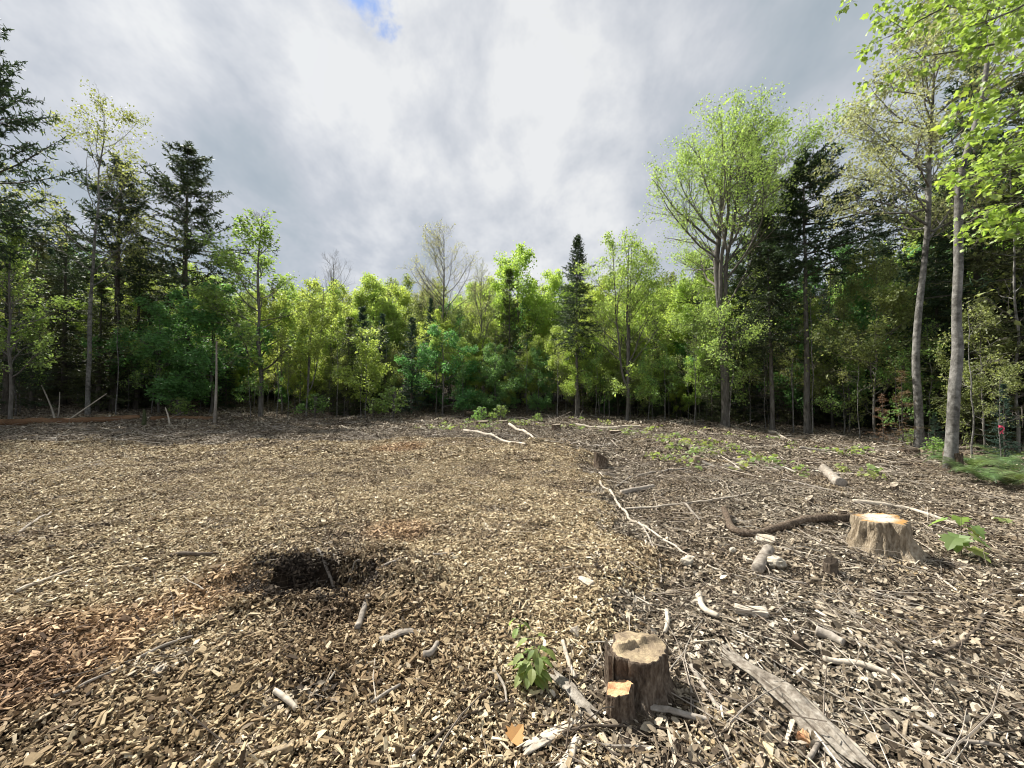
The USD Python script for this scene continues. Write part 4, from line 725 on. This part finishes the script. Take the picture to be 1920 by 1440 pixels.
for px, py, w, h, lab, cut in [(905, 799, 0.62, 0.24, 'dark broad stump on the far strip, left of a pair at the middle', 'cut_grey'), (943, 797, 0.48, 0.20, 'dark stump on the far strip, right of a pair at the middle', 'cut_grey'), (1043, 810, 0.36, 0.30, 'brown stump on the far strip below the narrow spruce', 'cut_grey'),
                          (1152, 818, 0.44, 0.20, 'low brown stump on the far strip below the vase-shaped maple', 'cut_grey'), (1327, 812, 0.26, 0.18, 'small stump with bright cut left of the biggest tree', 'cut_tan'), (1403, 817, 0.24, 0.12, 'small low stump right of the biggest tree', 'cut_tan'),
                          (616, 783, 0.40, 0.26, 'small stump with pale cut below the yellow green birches', 'cut_tan'), (634, 783, 0.17, 0.20, 'narrow reddish stub next to the stump below the birches', 'cut_red'), (452, 783, 0.24, 0.26, 'small stump left of the slender dark-trunked tree', 'cut_tan'),
                          (1705, 857, 0.40, 0.20, 'rotten dark stump at the foot of the wavy pale trunk', 'soil'), (1422, 838, 0.18, 0.12, 'little dark stump among green plants right of the biggest tree', 'cut_grey'), (812, 797, 0.30, 0.14, 'low dark stump on the far strip left of the middle', 'cut_grey')]:
    stump(px, py, w, w * 1.3, h, lab, cut=cut, seed=int(px), ridge=0.16, detail=0.6 if w > 0.3 else 0.3)

# ------------------------------------------------------------------ fallen branches, sticks and logs
def limb_mesh(P, r, k, seed, knob=0.18, flat=1.0):
    rg = np.random.default_rng(seed); P = np.asarray(P); n = len(P); v, f = tubes(P[None], np.asarray(r)[None], k, cap=True)
    body = v[:n * k].reshape(n, k, 3); c = P[:, None]; amp = 1 + (meshkit.fbm(body * 22 + seed, 2, seed)[..., None] - 0.5) * knob * 2.5
    body = c + (body - c) * amp; body[..., 2] = c[..., 2] + (body[..., 2] - c[..., 2]) * flat
    v[:n * k] = body.reshape(-1, 3); return v, f
def stick(pts, w0, w1, mat_, label, name='fallen_stick', cat='stick', lift=0.0, seed=None, k=7, wob=0.007, flat=1.0, knob=0.18, n=None, ends=None):
    """a stick through those picture positions, lying on the ground; w0, w1: its widths there as seen in the picture"""
    seed = seed or int(pts[0][0] + pts[0][1]); rg = np.random.default_rng(seed)
    G = np.array([at(q[0], q[1]) for q in pts]); Y0, Y1 = G[0, 1], G[-1, 1]
    n = n or max(8, 5 * len(pts)); P = smooth_path(G, n); r = np.linspace(w0 * Y0, w1 * Y1, n) / FPX / 2
    e = np.zeros(n) if ends is None else np.interp(np.linspace(0, 1, n), np.linspace(0, 1, len(ends)), ends)
    P[:, 2] = height(P[:, 0], P[:, 1]) + r * 0.7 + np.where(P[:, 1] > 9, 0.062, 0.034) + lift + e
    P[1:-1] += rg.normal(size=(n - 2, 3)) * wob * np.linalg.norm(G[-1] - G[0]) * 0.35 * [1, 1, 0.25]
    return obj(name, limb_mesh(P, r, k, seed, knob, flat), M[mat_], smooth=60, label=label, cat=cat)
ST = [([(1125, 908), (1150, 935), (1172, 965), (1190, 985), (1225, 1005), (1262, 1028), (1300, 1052), (1345, 1075), (1400, 1090)], 5, 2, 'stick_pale', 'long thin pale root running from the chip bed edge across the litter'),
      ([(1172, 960), (1220, 957), (1290, 948), (1350, 940), (1412, 928)], 4, 3, 'stick_pale', 'thin pale branch forking right from the long pale root'),
      ([(1195, 985), (1215, 1010), (1235, 1050), (1240, 1100)], 4, 3, 'stick_grey', 'thin twig hanging down from the bend of the long pale root'),
      ([(1600, 948), (1650, 952), (1700, 960), (1750, 975), (1800, 990)], 9, 6, 'stick_pale', 'whitish stick lying behind the wide flared stump'),
      ([(1545, 1250), (1580, 1255), (1630, 1265), (1670, 1280), (1692, 1297)], 11, 10, 'stick_pale', 'smooth pale bent stick on the litter at the right front'),
      ([(1175, 1331), (1230, 1345), (1290, 1357), (1332, 1367)], 12, 9, 'stick_grey', 'tan split lath leaning out from the small orange-cut stump'),
      ([(1045, 1392), (1085, 1380), (1135, 1377), (1200, 1379), (1255, 1382)], 6, 4, 'stick_dark', 'dark curved twig in front of the large front stump'),
      ([(1055, 1215), (1065, 1250), (1078, 1285)], 8, 8, 'stick_pale', 'pale upright-lying stick between the leafy bush and the large stump'),
      ([(1296, 1262), (1330, 1318), (1350, 1345)], 8, 7, 'stick_grey', 'grey straight stick between large front stump and rotten log'),
      ([(1410, 1347), (1455, 1382)], 8, 6, 'stick_pale', 'short tan splinter left of the rotten log'),
      ([(1517, 1440), (1535, 1410), (1560, 1385)], 8, 7, 'stick_grey', 'short twig crossing the lower end of the rotten log'),
      ([(1590, 1190), (1612, 1222), (1630, 1250)], 5, 4, 'stick_pale', 'straight pale twig above the smooth bent stick'),
      ([(1740, 1245), (1800, 1217), (1835, 1187), (1857, 1157)], 7, 5, 'stick_dark', 'dark bent twig on the litter at the right edge'),
      ([(1722, 1370), (1785, 1402), (1875, 1415)], 8, 6, 'stick_grey', 'grey stick in the lower right corner'),
      ([(1310, 1125), (1316, 1148), (1330, 1160), (1347, 1168)], 13, 9, 'stick_pale', 'bleached knobbly wood piece above the rotten log'),
      ([(1250, 1157), (1252, 1178), (1247, 1197)], 9, 6, 'stick_pale', 'short pale forked stick up behind the large front stump'),
      ([(1420, 1082), (1432, 1060), (1442, 1042)], 21, 18, 'stick_grey', 'short thick log piece beside the pale stone'),
      ([(595, 1065), (655, 1072), (740, 1062), (800, 1052), (850, 1045)], 6, 4, 'stick_grey', 'long dark twig lying across the right side of the hole'),
      ([(670, 1190), (680, 1160), (690, 1128)], 12, 9, 'stick_grey', 'short grey stick standing on the chips below the hole'),
      ([(320, 1052), (365, 1048), (410, 1046)], 8, 6, 'stick_dark', 'dark stick lying on the chips left of the hole'),
      ([(515, 1312), (535, 1325), (555, 1345)], 11, 9, 'stick_pale', 'curved tan bark strip on the chips at the lower middle'),
      ([(795, 1243), (810, 1235), (820, 1218)], 13, 8, 'stick_grey', 'small curled tan wood strip on the pale chips'),
      ([(697, 1332), (725, 1312), (750, 1297)], 7, 5, 'stick_grey', 'straight brown stick in the middle of the pale chips'),
      ([(770, 1438), (850, 1375), (900, 1345), (952, 1325)], 6, 4, 'stick_dark', 'long thin dark twig on the chips at the bottom middle'),
      ([(30, 1120), (90, 1095), (135, 1077)], 7, 5, 'stick_pale', 'pale stick at the left edge level with the hole'),
      ([(35, 1007), (65, 985), (95, 967)], 5, 4, 'stick_grey', 'thin stick at the left edge on the bed, higher of two'),
      ([(1465, 905), (1530, 918), (1600, 935)], 4, 3, 'stick_grey', 'thin straight twig above the crooked fallen branch'),
      ([(1155, 917), (1200, 895), (1295, 882)], 4, 3, 'stick_grey', 'thin twig between the edge stump and the slim pale stump'),
      ([(1165, 931), (1195, 924), (1225, 917)], 10, 7, 'stick_grey', 'grey limb piece just right of the top of the long pale root'),
      ([(1442, 814), (1462, 820), (1484, 831)], 6, 4, 'stick_pale', 'pale curved stick near the foot of the bare-trunked fir'),
      ([(1285, 950), (1297, 965), (1312, 981)], 5, 4, 'stick_grey', 'little pale splinter above the crooked branch'),
      ([(1755, 1085), (1775, 1102), (1795, 1117)], 5, 4, 'stick_pale', 'pale twig right of the wide flared stump'),
      ([(1410, 1085), (1460, 1095), (1512, 1102)], 4, 3, 'stick_grey', 'thin twig in front of the pale stone'),
      ([(1530, 1198), (1555, 1208), (1583, 1222)], 19, 15, 'stick_grey', 'short grey rotting limb piece above the smooth bent stick'),
      ([(100, 1320), (150, 1300), (230, 1262)], 6, 4, 'stick_grey', 'thin brown twig on the chips at lower left'),
      ([(265, 1245), (310, 1222), (360, 1205)], 7, 5, 'stick_grey', 'thin grey stick on the chips left of the lower middle'),
      ([(925, 1270), (945, 1300), (950, 1330)], 6, 4, 'stick_grey', 'small grey twig left of the leafy bush'),
      ([(870, 812), (930, 825), (985, 838)], 6, 4, 'stick_pale', 'pale pole lying across the far strip left of the middle'),
      ([(955, 800), (985, 815), (1005, 826)], 6, 4, 'stick_pale', 'pale slanting stick below the pair of far stumps'),
      ([(1080, 800), (1140, 806), (1200, 803)], 5, 4, 'stick_pale', 'pale stick lying below the foot of the narrow spruce'),
      ([(1500, 845), (1560, 850), (1630, 846)], 6, 4, 'stick_grey', 'grey pole lying below the layered pine')]
for pts, a, b, m_, lab in ST: stick(pts, a, b, m_, lab)
stick([(1358, 972), (1372, 1000), (1398, 1010), (1445, 1003), (1500, 990), (1555, 985), (1605, 984)], 11, 13, 'bark_stump', 'crooked brown branch with upturned end lying left of the wide stump', name='fallen_branch', cat='branch', k=12, n=40, wob=0.004, ends=(0.07, 0.015, 0.0, 0.0, 0.02, 0.03, 0.03), knob=0.3)
stick([(1545, 886), (1555, 898), (1566, 908), (1578, 915)], 15, 18, 'stick_grey', 'short pale curved log lying on the litter to the right', name='log', cat='log', k=10)
stick([(-60, 799), (60, 797), (160, 795), (262, 790)], 15, 12, 'log_red', 'long red brown fallen log along the wood edge at the far left', name='fallen_log', cat='log', k=10, n=40, wob=0.002)
stick([(285, 792), (340, 789), (402, 786)], 11, 8, 'log_red', 'shorter brown fallen log right of the long one on the left', name='fallen_log', cat='log', k=10)
def lean_pole(a, b, Y0, Y1, w, label, m_='stick_grey', name='dead_pole'):
    A, Bq = col([a], Y0)[0], col([b], Y1)[0]; A[2] = hz(A[0], A[1]) - 0.05; P = smooth_path(np.array([A, A * 0.6 + Bq * 0.4 + [0.05, 0, 0.04], Bq]), 14); r = np.linspace(w, w * 0.45, 14)
    return obj(name, limb_mesh(P, r, 7, int(a[0]), 0.15), M[m_], smooth=60, label=label, cat='dead wood')
lean_pole((105, 784), (78, 722), 19, 19.5, 0.05, 'grey dead pole leaning left below the birch on the left')
lean_pole((118, 784), (200, 738), 19, 20, 0.045, 'pale dead pole leaning right below the birch on the left', 'stick_pale')
lean_pole((107, 784), (112, 735), 19.2, 19.5, 0.035, 'short upright dead pole between two leaning ones on the left')
lean_pole((402, 784), (406, 640), 20.5, 20.5, 0.085, 'broken branchless snag in front of the emerald maples', 'stick_grey', 'snag')
lean_pole((268, 795), (270, 768), 18.5, 18.5, 0.11, 'short mossy broken stub at the right end of the long fallen log', 'moss', 'snag')
lean_pole((318, 792), (310, 764), 19, 19, 0.05, 'small pale slanting stub on the far left strip', 'stick_pale', 'snag')
# the rotten split log and planks at the front
def rotten(A, Bp, wa, wm, wb, label, seed, name, flat=0.6, split=0.0, cat='log', mt='log_rot', k=44, n=70):
    rg = np.random.default_rng(seed); A, Bp = at(*A), at(*Bp); ax = Bp - A; Ln = np.linalg.norm(ax[:2]); ax[2] = 0; ax = ax / Ln; sd = np.array([ax[1], -ax[0], 0])
    u = np.linspace(0, 1, n); th_ = np.arange(k) * 2 * np.pi / k; U, TH = np.meshgrid(u, th_, indexing='ij')
    W = np.interp(U, [0, 0.15, 0.5, 0.8, 1], [wa, wa * 1.2, wm, wb * 1.25, wb]) / 2
    q = np.stack([np.cos(TH) * 3.2, np.sin(TH) * 3.2, U * 2.2], -1) + seed; q2 = np.stack([np.cos(TH) * 9, np.sin(TH) * 9, U * 3.5], -1) + seed; q3 = np.stack([np.cos(TH) * 24, np.sin(TH) * 24, U * 7], -1)
    R_ = W * (0.66 + 0.60 * meshkit.noise(q, seed) + 0.42 * (meshkit.noise(q2, seed) - 0.5) + 0.32 * (meshkit.noise(q3, seed) - 0.5))
    if split: R_ = R_ * (1 - split * np.exp(-((TH - 1.25 - 0.35 * (U - 0.5)) / 0.20)**2) * sstep((U - 0.25) * 4))
    Us = U + (meshkit.noise(np.stack([np.cos(TH) * 5, np.sin(TH) * 5, 0 * U], -1), seed) - 0.5) * 0.30 * (2 * U - 1) ** 3                       # ends broken off unevenly
    c = A + ax * (Us * Ln)[..., None] + sd * (np.sin(U * 3 + seed) * 0.03)[..., None]
    Wm = W * 0.5
    gz_ = height(c[..., 0], c[..., 1]).mean(1, keepdims=True)
    V = c + sd * (R_ * np.cos(TH))[..., None]; V[..., 2] = gz_ + Wm * flat + 0.030 + R_ * np.sin(TH) * flat
    v = np.concatenate([V.reshape(-1, 3), [V[0].mean(0) + ax * 0.03], [V[-1].mean(0) - ax * 0.05]]); id_ = np.arange(n * k).reshape(n, k)
    a, b = id_[:-1], id_[1:]; ar, br_ = np.roll(a, -1, 1), np.roll(b, -1, 1)
    f = [np.stack([a, br_, ar], -1).reshape(-1, 3), np.stack([a, b, br_], -1).reshape(-1, 3), np.stack([id_[0], np.roll(id_[0], -1), np.full(k, n * k)], -1), np.stack([np.roll(id_[-1], -1), id_[-1], np.full(k, n * k + 1)], -1)]
    return obj(name, (v, np.concatenate(f)), M[mt], smooth=40, label=label, cat=cat)
rotten((1362, 1238), (1605, 1462), 0.06, 0.15, 0.10, 'grey rotten split log slanting through the right front', 3, 'rotten_log', flat=0.75, split=0.6)
rotten((1475, 1290), (1612, 1445), 0.03, 0.07, 0.05, 'long bleached splinter split off the right side of the rotten log', 8, 'wood_splinter', flat=0.6, cat='wood', mt='stick_pale', k=18)
rotten((1325, 1212), (1400, 1262), 0.02, 0.035, 0.03, 'thin grey splinter at the upper end of the rotten log', 9, 'wood_splinter', flat=0.5, cat='wood', k=16)
rotten((1030, 1284), (1122, 1347), 0.06, 0.085, 0.05, 'grey splintered plank between the leafy bush and small stump', 11, 'wood_slab', flat=0.4, cat='wood', k=24)
rotten((985, 1422), (1085, 1340), 0.05, 0.06, 0.03, 'pale split slab in front of the splintered plank', 12, 'wood_slab', flat=0.35, cat='wood', mt='stick_pale', k=20)
rotten((1040, 1450), (1092, 1405), 0.04, 0.05, 0.03, 'small pale split piece at the bottom edge left of the rotten log', 14, 'wood_slab', flat=0.4, cat='wood', mt='stick_pale', k=18)
rotten((715, 1206), (785, 1199), 0.05, 0.06, 0.04, 'grey tan wood slab on the pale chips right below the hole', 15, 'wood_slab', flat=0.4, cat='wood', mt='stick_grey', k=20)
def chunk(px, py, l, w, t, yaw, m_, label, name='wood_chunk', cat='wood', seed=None, tilt=0.25, rocky=False):
    seed = seed or int(px * 3 + py); rg = np.random.default_rng(seed); p = at(px, py)
    if rocky:
        s = trimesh.creation.icosphere(3, 0.5); v = np.array(s.vertices); v = v * (0.6 + 0.9 * meshkit.fbm(v * 3.1 + seed, 3, seed))[:, None]; v = np.round(v * 5) / 5 * 0.5 + v * 0.5; f = s.faces
    else:
        b = trimesh.creation.box((1, 1, 1)).subdivide().subdivide().subdivide(); v = np.array(b.vertices); f = b.faces
        v = v * (1 + 0.25 * np.sin(v[:, :1] * 3 + seed) * [0, 1, 0.6]); v[:, 1] *= 1 - 0.45 * (v[:, 0] + 0.5) * rg.random(); v = v + (meshkit.noise(v * [3, 9, 9] + seed, seed)[:, None] - 0.5) * [0.15, 0.16, 0.25]
    v = v * [l, w, t]; a = tilt * rg.normal(); c, s_ = math.cos(a), math.sin(a); v = v @ np.array([(1, 0, 0), (0, c, -s_), (0, s_, c)]).T; c, s_ = math.cos(yaw), math.sin(yaw); v = v @ np.array([(c, -s_, 0), (s_, c, 0), (0, 0, 1)]).T
    v = v + p + [0, 0, t * 0.35 + 0.030]
    return obj(name, (v, f), M[m_], smooth=35, label=label, cat=cat)
chunk(1436, 1022, 0.17, 0.12, 0.06, 2.4, 'stick_pale', 'pale flat wood chunk in front of the crooked branch', tilt=0.5)
chunk(1455, 1068, 0.16, 0.13, 0.11, 0.3, 'stone', 'pale rough stone in front of the crooked branch', 'stone', 'stone', rocky=True)
chunk(1288, 1066, 0.13, 0.11, 0.09, 0.9, 'stone', 'yellowish stone by the right edge of the chip bed', 'stone', 'stone', rocky=True)
chunk(1374, 1040, 0.08, 0.06, 0.05, 0.9, 'stone', 'small yellowish stone below the crooked branch', 'stone', 'stone', rocky=True)
chunk(1402, 1058, 0.10, 0.07, 0.04, 1.5, 'stick_pale', 'flat pale chip left of the thick log piece')
chunk(1408, 1160, 0.20, 0.08, 0.055, -0.35, 'stick_pale', 'thick wood chunk with pale face and dark underside on the litter', tilt=0.8)
chunk(1304, 1140, 0.06, 0.05, 0.03, 0.3, 'stick_pale', 'small tan chunk left of the bleached knobbly piece')
chunk(1378, 1123, 0.06, 0.04, 0.03, 1.2, 'stick_pale', 'small white chunk above the thick wood chunk')
chunk(1495, 1218, 0.07, 0.06, 0.06, 0.8, 'stick_dark', 'small blocky dark wood piece left of the grey limb piece')
chunk(1080, 1193, 0.07, 0.05, 0.02, 1.0, 'stick_pale', 'pale flat wood flake behind the large front stump', tilt=0.8)
chunk(520, 1424, 0.12, 0.055, 0.022, 0.45, 'cut_tan', 'large tan wood flake at the bottom edge left of the middle')
chunk(627, 1111, 0.055, 0.05, 0.04, 0.2, 'stick_pale', 'small white wood piece on the front rim of the hole', tilt=1.0)
chunk(680, 1116, 0.07, 0.035, 0.02, 0.2, 'log_red', 'reddish wood flake right of the white piece on the hole rim')
chunk(1098, 1100, 0.13, 0.05, 0.03, 2.2, 'stick_pale', 'bleached slab at the lower right end of the chip bed')
chunk(1362, 1335, 0.045, 0.035, 0.02, 0.7, 'cut_tan', 'yellow chip between the front stump and rotten log')
chunk(1508, 1398, 0.05, 0.04, 0.03, 0.7, 'cut_red', 'small red and yellow chip beside the lower end of the rotten log')
chunk(300, 1270, 0.06, 0.035, 0.02, 1.7, 'stick_pale', 'pale flake on the chips at the left front', tilt=0.7)
chunk(68, 835, 0.30, 0.16, 0.12, 0.5, 'stick_pale', 'white wood piece on the chips at the far left')
chunk(197, 834, 0.22, 0.12, 0.10, 2.0, 'stick_pale', 'smaller white wood piece right of another at the far left')

# ------------------------------------------------------------------ roots in the hole
hp = np.array([HOLE[0], HOLE[1], hz(*HOLE)]); rg = np.random.default_rng(31); rt = thing('exposed_roots', 'tangle of dark thin roots and soil in the hole in the chips', 'roots', hp)
for i in range(70):
    a = rg.uniform(0, 6.28); rad_ = rg.uniform(0.55, 1.15); q0 = np.array([HOLE[0] + 0.52 * rad_ * math.cos(a), HOLE[1] + 0.28 * rad_ * math.sin(a)]); a2 = a + rg.uniform(1.0, 3.6)
    q1 = np.array([HOLE[0] + 0.40 * rg.uniform(0.1, 0.9) * math.cos(a2), HOLE[1] + 0.24 * rg.uniform(0.1, 0.9) * math.sin(a2)]); w = np.linspace(0, 1, 10)[:, None]
    P = q0 * (1 - w) + q1 * w; zz = height(P[:, 0], P[:, 1]) + 0.015 + np.sin(np.linspace(0, math.pi, 10)) * rg.uniform(0.02, 0.10); P = np.column_stack([P, zz]); P[1:-1] += rg.normal(size=(8, 3)) * 0.012
    obj('root', tubes((smooth_path(P, 16) - hp)[None], (np.linspace(1, 0.4, 16) * rg.uniform(0.003, 0.008))[None], 5, cap=True), M['stick_dark' if i % 3 else 'stick_grey'], rt, smooth=True)

# ------------------------------------------------------------------ small plants
MAPLE = [(0, 0), (0.10, 0.14), (0.02, 0.40), (0.20, 0.34), (0.28, 0.58), (0.40, 0.36), (0.60, 0.44), (0.62, 0.20), (0.80, 0.18), (1.0, 0.0)]
BEECH = [(0, 0), (0.12, 0.16), (0.26, 0.27), (0.30, 0.25), (0.45, 0.31), (0.49, 0.28), (0.64, 0.25), (0.68, 0.22), (0.84, 0.12), (1.0, 0.0)]
def one_leaf(p, ax, nr, size, outline, curl=0.25):
    ax = unit(np.asarray(ax, float)); nr = unit(nr - ax * np.dot(nr, ax)); sd = np.cross(ax, nr); P, F = [], []
    o = np.array(outline); m = len(o)
    mid = [p + ax * size * t - nr * size * curl * t * t for t, w in o]; lf = [c + sd * size * w + nr * size * 0.22 * w for c, (t, w) in zip(mid, o)]; rt_ = [c - sd * size * w + nr * size * 0.22 * w for c, (t, w) in zip(mid, o)]
    V = np.array(mid + lf + rt_)
    for i in range(m - 1): F += [(i, m + i, m + i + 1), (i, m + i + 1, i + 1), (i, 2 * m + i + 1, 2 * m + i), (i, i + 1, 2 * m + i + 1)]
    return V, np.array(F)
def plant(name, label, px, py, stems, size, outline, mt, seed, droop=0.35, lsize=(0.8, 1.2)):
    """stems: (height, lean x, lean y, leaves) in metres; every leaf is a part"""
    p = at(px, py); r = thing(name, label, 'plant', p); rg = np.random.default_rng(seed)
    for h, lx, ly, n in stems:
        P = smooth_path(np.array([(0, 0, -0.02), (lx * 0.3, ly * 0.3, h * 0.5), (lx, ly, h)]), 10); obj('stem', tubes(P[None], (np.linspace(0.005, 0.0022, 10))[None], 6), M['stick_dark'], r, smooth=True)
        for i in range(n):
            t = 0.42 + 0.58 * (i + 0.5) / n; b = P[int(t * 9)]; a = i * 2.4 + rg.uniform(-0.5, 0.5) + seed; e = rg.uniform(-0.1, 0.45); d = np.array([math.cos(a), math.sin(a), e]); pe = b + d * size * rg.uniform(0.25, 0.6)
            V, F = one_leaf(pe, d + [0, 0, -droop - rg.uniform(0, 0.4)], np.array([d[0] * 0.5, d[1] * 0.5, 1]), size * rg.uniform(*lsize), outline); k = len(V)
            tv, tf = tubes(np.stack([b, (b + pe) / 2 + [0, 0, 0.004], pe])[None], np.full((1, 3), 0.0013), 4)
            obj('leaf', (np.concatenate([V, tv]), np.concatenate([F, tf + k])), M[mt], r, smooth=True)
plant('leafy_bush', 'small leafy green bush left of the large front stump', 998, 1290, [(0.20, -0.03, 0.02, 9), (0.24, 0.05, 0.0, 10), (0.17, 0.00, -0.05, 8), (0.26, 0.02, 0.06, 9), (0.14, -0.07, -0.02, 6)], 0.075, BEECH, 'weed', 3)
plant('seedling', 'lone seedling with a few drooping leaves above the leafy bush', 978, 1196, [(0.13, -0.02, 0.0, 4)], 0.075, BEECH, 'weed', 8, droop=0.7)
plant('maple_seedling', 'young maple with large lobed leaves right of the wide stump', 1803, 1050, [(0.48, 0.03, 0.02, 7), (0.30, -0.06, -0.02, 4)], 0.17, MAPLE, 'weed', 5, droop=0.5)
plant('maple_seedling', 'low maple sprout at the right edge behind the young maple', 1885, 985, [(0.10, -0.05, 0.0, 3)], 0.12, MAPLE, 'weed', 6, droop=0.3)
dl = at(966, 1398); obj('dead_leaf', one_leaf(dl + [-0.02, -0.03, 0.045], (0.5, 0.8, -0.1), np.array([0.2, -0.3, 1.0]), 0.10, MAPLE, curl=-0.2), M['dead_leaf'], smooth=True, label='single orange dead leaf on the chips at the bottom', cat='leaf')
def fern_kind(name, seed, n=8, ln=0.45):
    r = kind_root(name); HK[name] = 0.4; rg = np.random.default_rng(seed)
    for i in range(n):
        a = 6.283 * i / n + rg.uniform(-.3, .3); l = ln * rg.uniform(0.7, 1.15); w = np.linspace(0, 1, 14); e = rg.uniform(0.75, 1.1)
        P = np.column_stack([math.cos(a) * w * l * 0.85, math.sin(a) * w * l * 0.85, l * (1.35 * e * w - 0.95 * w**2.2)]); t = unit(np.gradient(P, axis=0)); sd = np.cross(t, [0, 0, 1.0]); sd = unit(sd); V, F = [tubes(P[None], np.full((1, 14), 0.002), 3)], None
        q = np.linspace(0.12, 1, 26); C = np.column_stack([np.interp(q, w, P[:, j]) for j in range(3)]); S = np.column_stack([np.interp(q, w, sd[:, j]) for j in range(3)]); Tt = np.column_stack([np.interp(q, w, t[:, j]) for j in range(3)])
        pl = l * 0.27 * np.sin(np.pi * np.clip(q * 0.9 + 0.12, 0, 1)) + 0.01
        for sg in (-1, 1):
            tip = C + sg * S * pl[:, None] + Tt * pl[:, None] * 0.3 - [0, 0, 0.012]; b0, b1 = C - Tt * 0.006, C + Tt * 0.012; k = len(q); V.append((np.concatenate([b0, b1, tip]), np.stack([np.arange(k), k + np.arange(k), 2 * k + np.arange(k)], -1)))
        obj('frond', joined(*V), M['fern'], r)
fern_kind('fern_plant', 1, 7, 0.55); fern_kind('fern_plant_wide', 2, 8, 0.65)
FR = np.random.default_rng(55)
for i, (px, py) in enumerate([(1812, 893), (1852, 895), (1905, 898), (1830, 880), (1872, 880), (1770, 868), (1895, 915), (1850, 908), (1868, 862), (1905, 858)]):
    p = at(px, py); refer('fern', f"{KINDS}/{'fern_plant' if i % 2 else 'fern_plant_wide'}", 'green fern in the patch right of the crooked pale trunk', 'fern', p, FR.uniform(0, 6.28), FR.uniform(0.7, 1.15), 'ferns right of the crooked pale trunk')
for px, Y, top, lab, k in [(738, 22.0, 722, 'leafy low shrub before the dense blue green fir', 'shrub'), (902, 20.5, 760, 'small leafy shrub by the left of the far stump pair', 'shrub'), (938, 21.5, 757, 'leafy shrub behind the pair of far stumps', 'shrub'), (700, 22.5, 742, 'low leafy shrub at the foot of the yellow young tree', 'shrub'),
                           (1010, 21, 772, 'tiny leafy shrub right of the far stump pair', 'shrub'), (1706, 11.8, 800, 'low leafy sprout at the foot of the wavy pale trunk', 'shrub'), (1748, 9.8, 815, 'low bright sprout between the two pale trunks', 'shrub'), (335, 21.5, 742, 'leafy shrub right of the short mossy stub', 'shrub'), (590, 22.5, 735, 'low shrub below the yellow green birches', 'shrub')]:
    tree(k, px, Y, top, lab, name='leafy_shrub', cat='shrub', wide=1.3)
def rosette(rg, n, size):
    a = rg.uniform(0, 6.28, n); D = np.stack([np.cos(a), np.sin(a), rg.uniform(0.1, 0.9, n)], -1); P = np.stack([rg.normal(size=n) * 0.10, rg.normal(size=n) * 0.10, rg.uniform(0.02, 0.16, n)], -1); return lobed(P, unit(D), size, rg, 1, 0.0, 0.2)
WD = spots(rng, 0.30, 7.5, 22, 1.0, 1.4, 0)
wn = meshkit.fbm(np.column_stack([WD[:, :2] * 0.55, 0 * WD[:, 0]]), 3, 21); X_, Y_ = WD[:, 0], WD[:, 1]
right = (X_ > 2.2 + 0.12 * Y_) & (Y_ < np.interp(X_ / Y_, [0.2, 0.55, 0.8, 1.1], [19, 16, 12.5, 8.5])); mid = (np.abs(X_ / Y_) < 0.25) & (Y_ > 16)
keep = (right & (wn > 0.47) | mid & (wn > 0.50)) & (rng.random(len(WD)) < np.where(wn > 0.58, 0.42, 0.26))
scatter('ground_plants', [(rosette(np.random.default_rng(600 + i), 16, 0.075), M['weed']) for i in range(5)], WD[keep], rng, 0.6, 1.3, label='low yellow green seedlings sprouting through the litter', cat='ground plants')
# the flagged pole and the dark foot of the crooked trunk
pr = depth(1874, 9.0); tree('bare_pole', 1874, 9.0, 690, 'thin pole with the pink ribbon on the right', name='pole_tree', cat='young tree', rz=1.0)
q = pr + [0, 0, ztop(800, 9.0) - pr[2]]; rb = thing('flagging_ribbon', 'pink flagging ribbon tied round a thin pole on the right', 'ribbon', q)
obj('band', tubes(np.array([(0.0, 0, -0.02), (0, 0, 0.0), (0, 0, 0.025)])[None], np.array([[0.035, 0.038, 0.033]]), 10), M['ribbon'], rb)
for k in range(2):
    w = np.linspace(0, 1, 8); Pm = np.column_stack([0.03 * w * (1 if k else -1) + 0.02 * np.sin(w * 5 + k), -0.04 - 0.015 * np.sin(w * 6), -0.17 * w]); v = np.concatenate([Pm - [0.018, 0, 0], Pm + [0.018, 0.006, 0]]); i_ = np.arange(7)
    obj('tail', (v, np.concatenate([np.stack([i_, i_ + 1, i_ + 9], -1), np.stack([i_, i_ + 9, i_ + 8], -1)])), M['ribbon'], rb)

# dark torn bark round the foot of the crooked trunk
ft = depth(1781, 8.1); cr = stage.GetPrimAtPath('/World/crooked_pale_trunk')
th_ = np.arange(28) * 2 * np.pi / 28; rg = np.random.default_rng(3); zt = 0.42 + 0.10 * meshkit.noise(np.stack([np.cos(th_) * 3, np.sin(th_) * 3, 0 * th_], -1), 2)
U, TH = np.meshgrid(np.linspace(0, 1, 9), th_, indexing='ij'); rr2 = 0.138 + 0.08 * (1 - U) ** 2 + 0.05 * (meshkit.noise(np.stack([np.cos(TH) * 5, np.sin(TH) * 5, U * 2], -1), 4) - 0.5)
c0 = np.array([0.0, 0, 0]); V = np.stack([rr2 * np.cos(TH) + 0.045 * U, rr2 * np.sin(TH), zt[None] * U], -1); id_ = np.arange(9 * 28).reshape(9, 28); a, b = id_[:-1], id_[1:]; ar, br_ = np.roll(a, -1, 1), np.roll(b, -1, 1)
tag(obj('dark_foot', (V.reshape(-1, 3), np.concatenate([np.stack([a, ar, br_], -1).reshape(-1, 3), np.stack([a, br_, b], -1).reshape(-1, 3)])), M['bark_stump'], cr, smooth=50), 'dark torn bark at the foot')
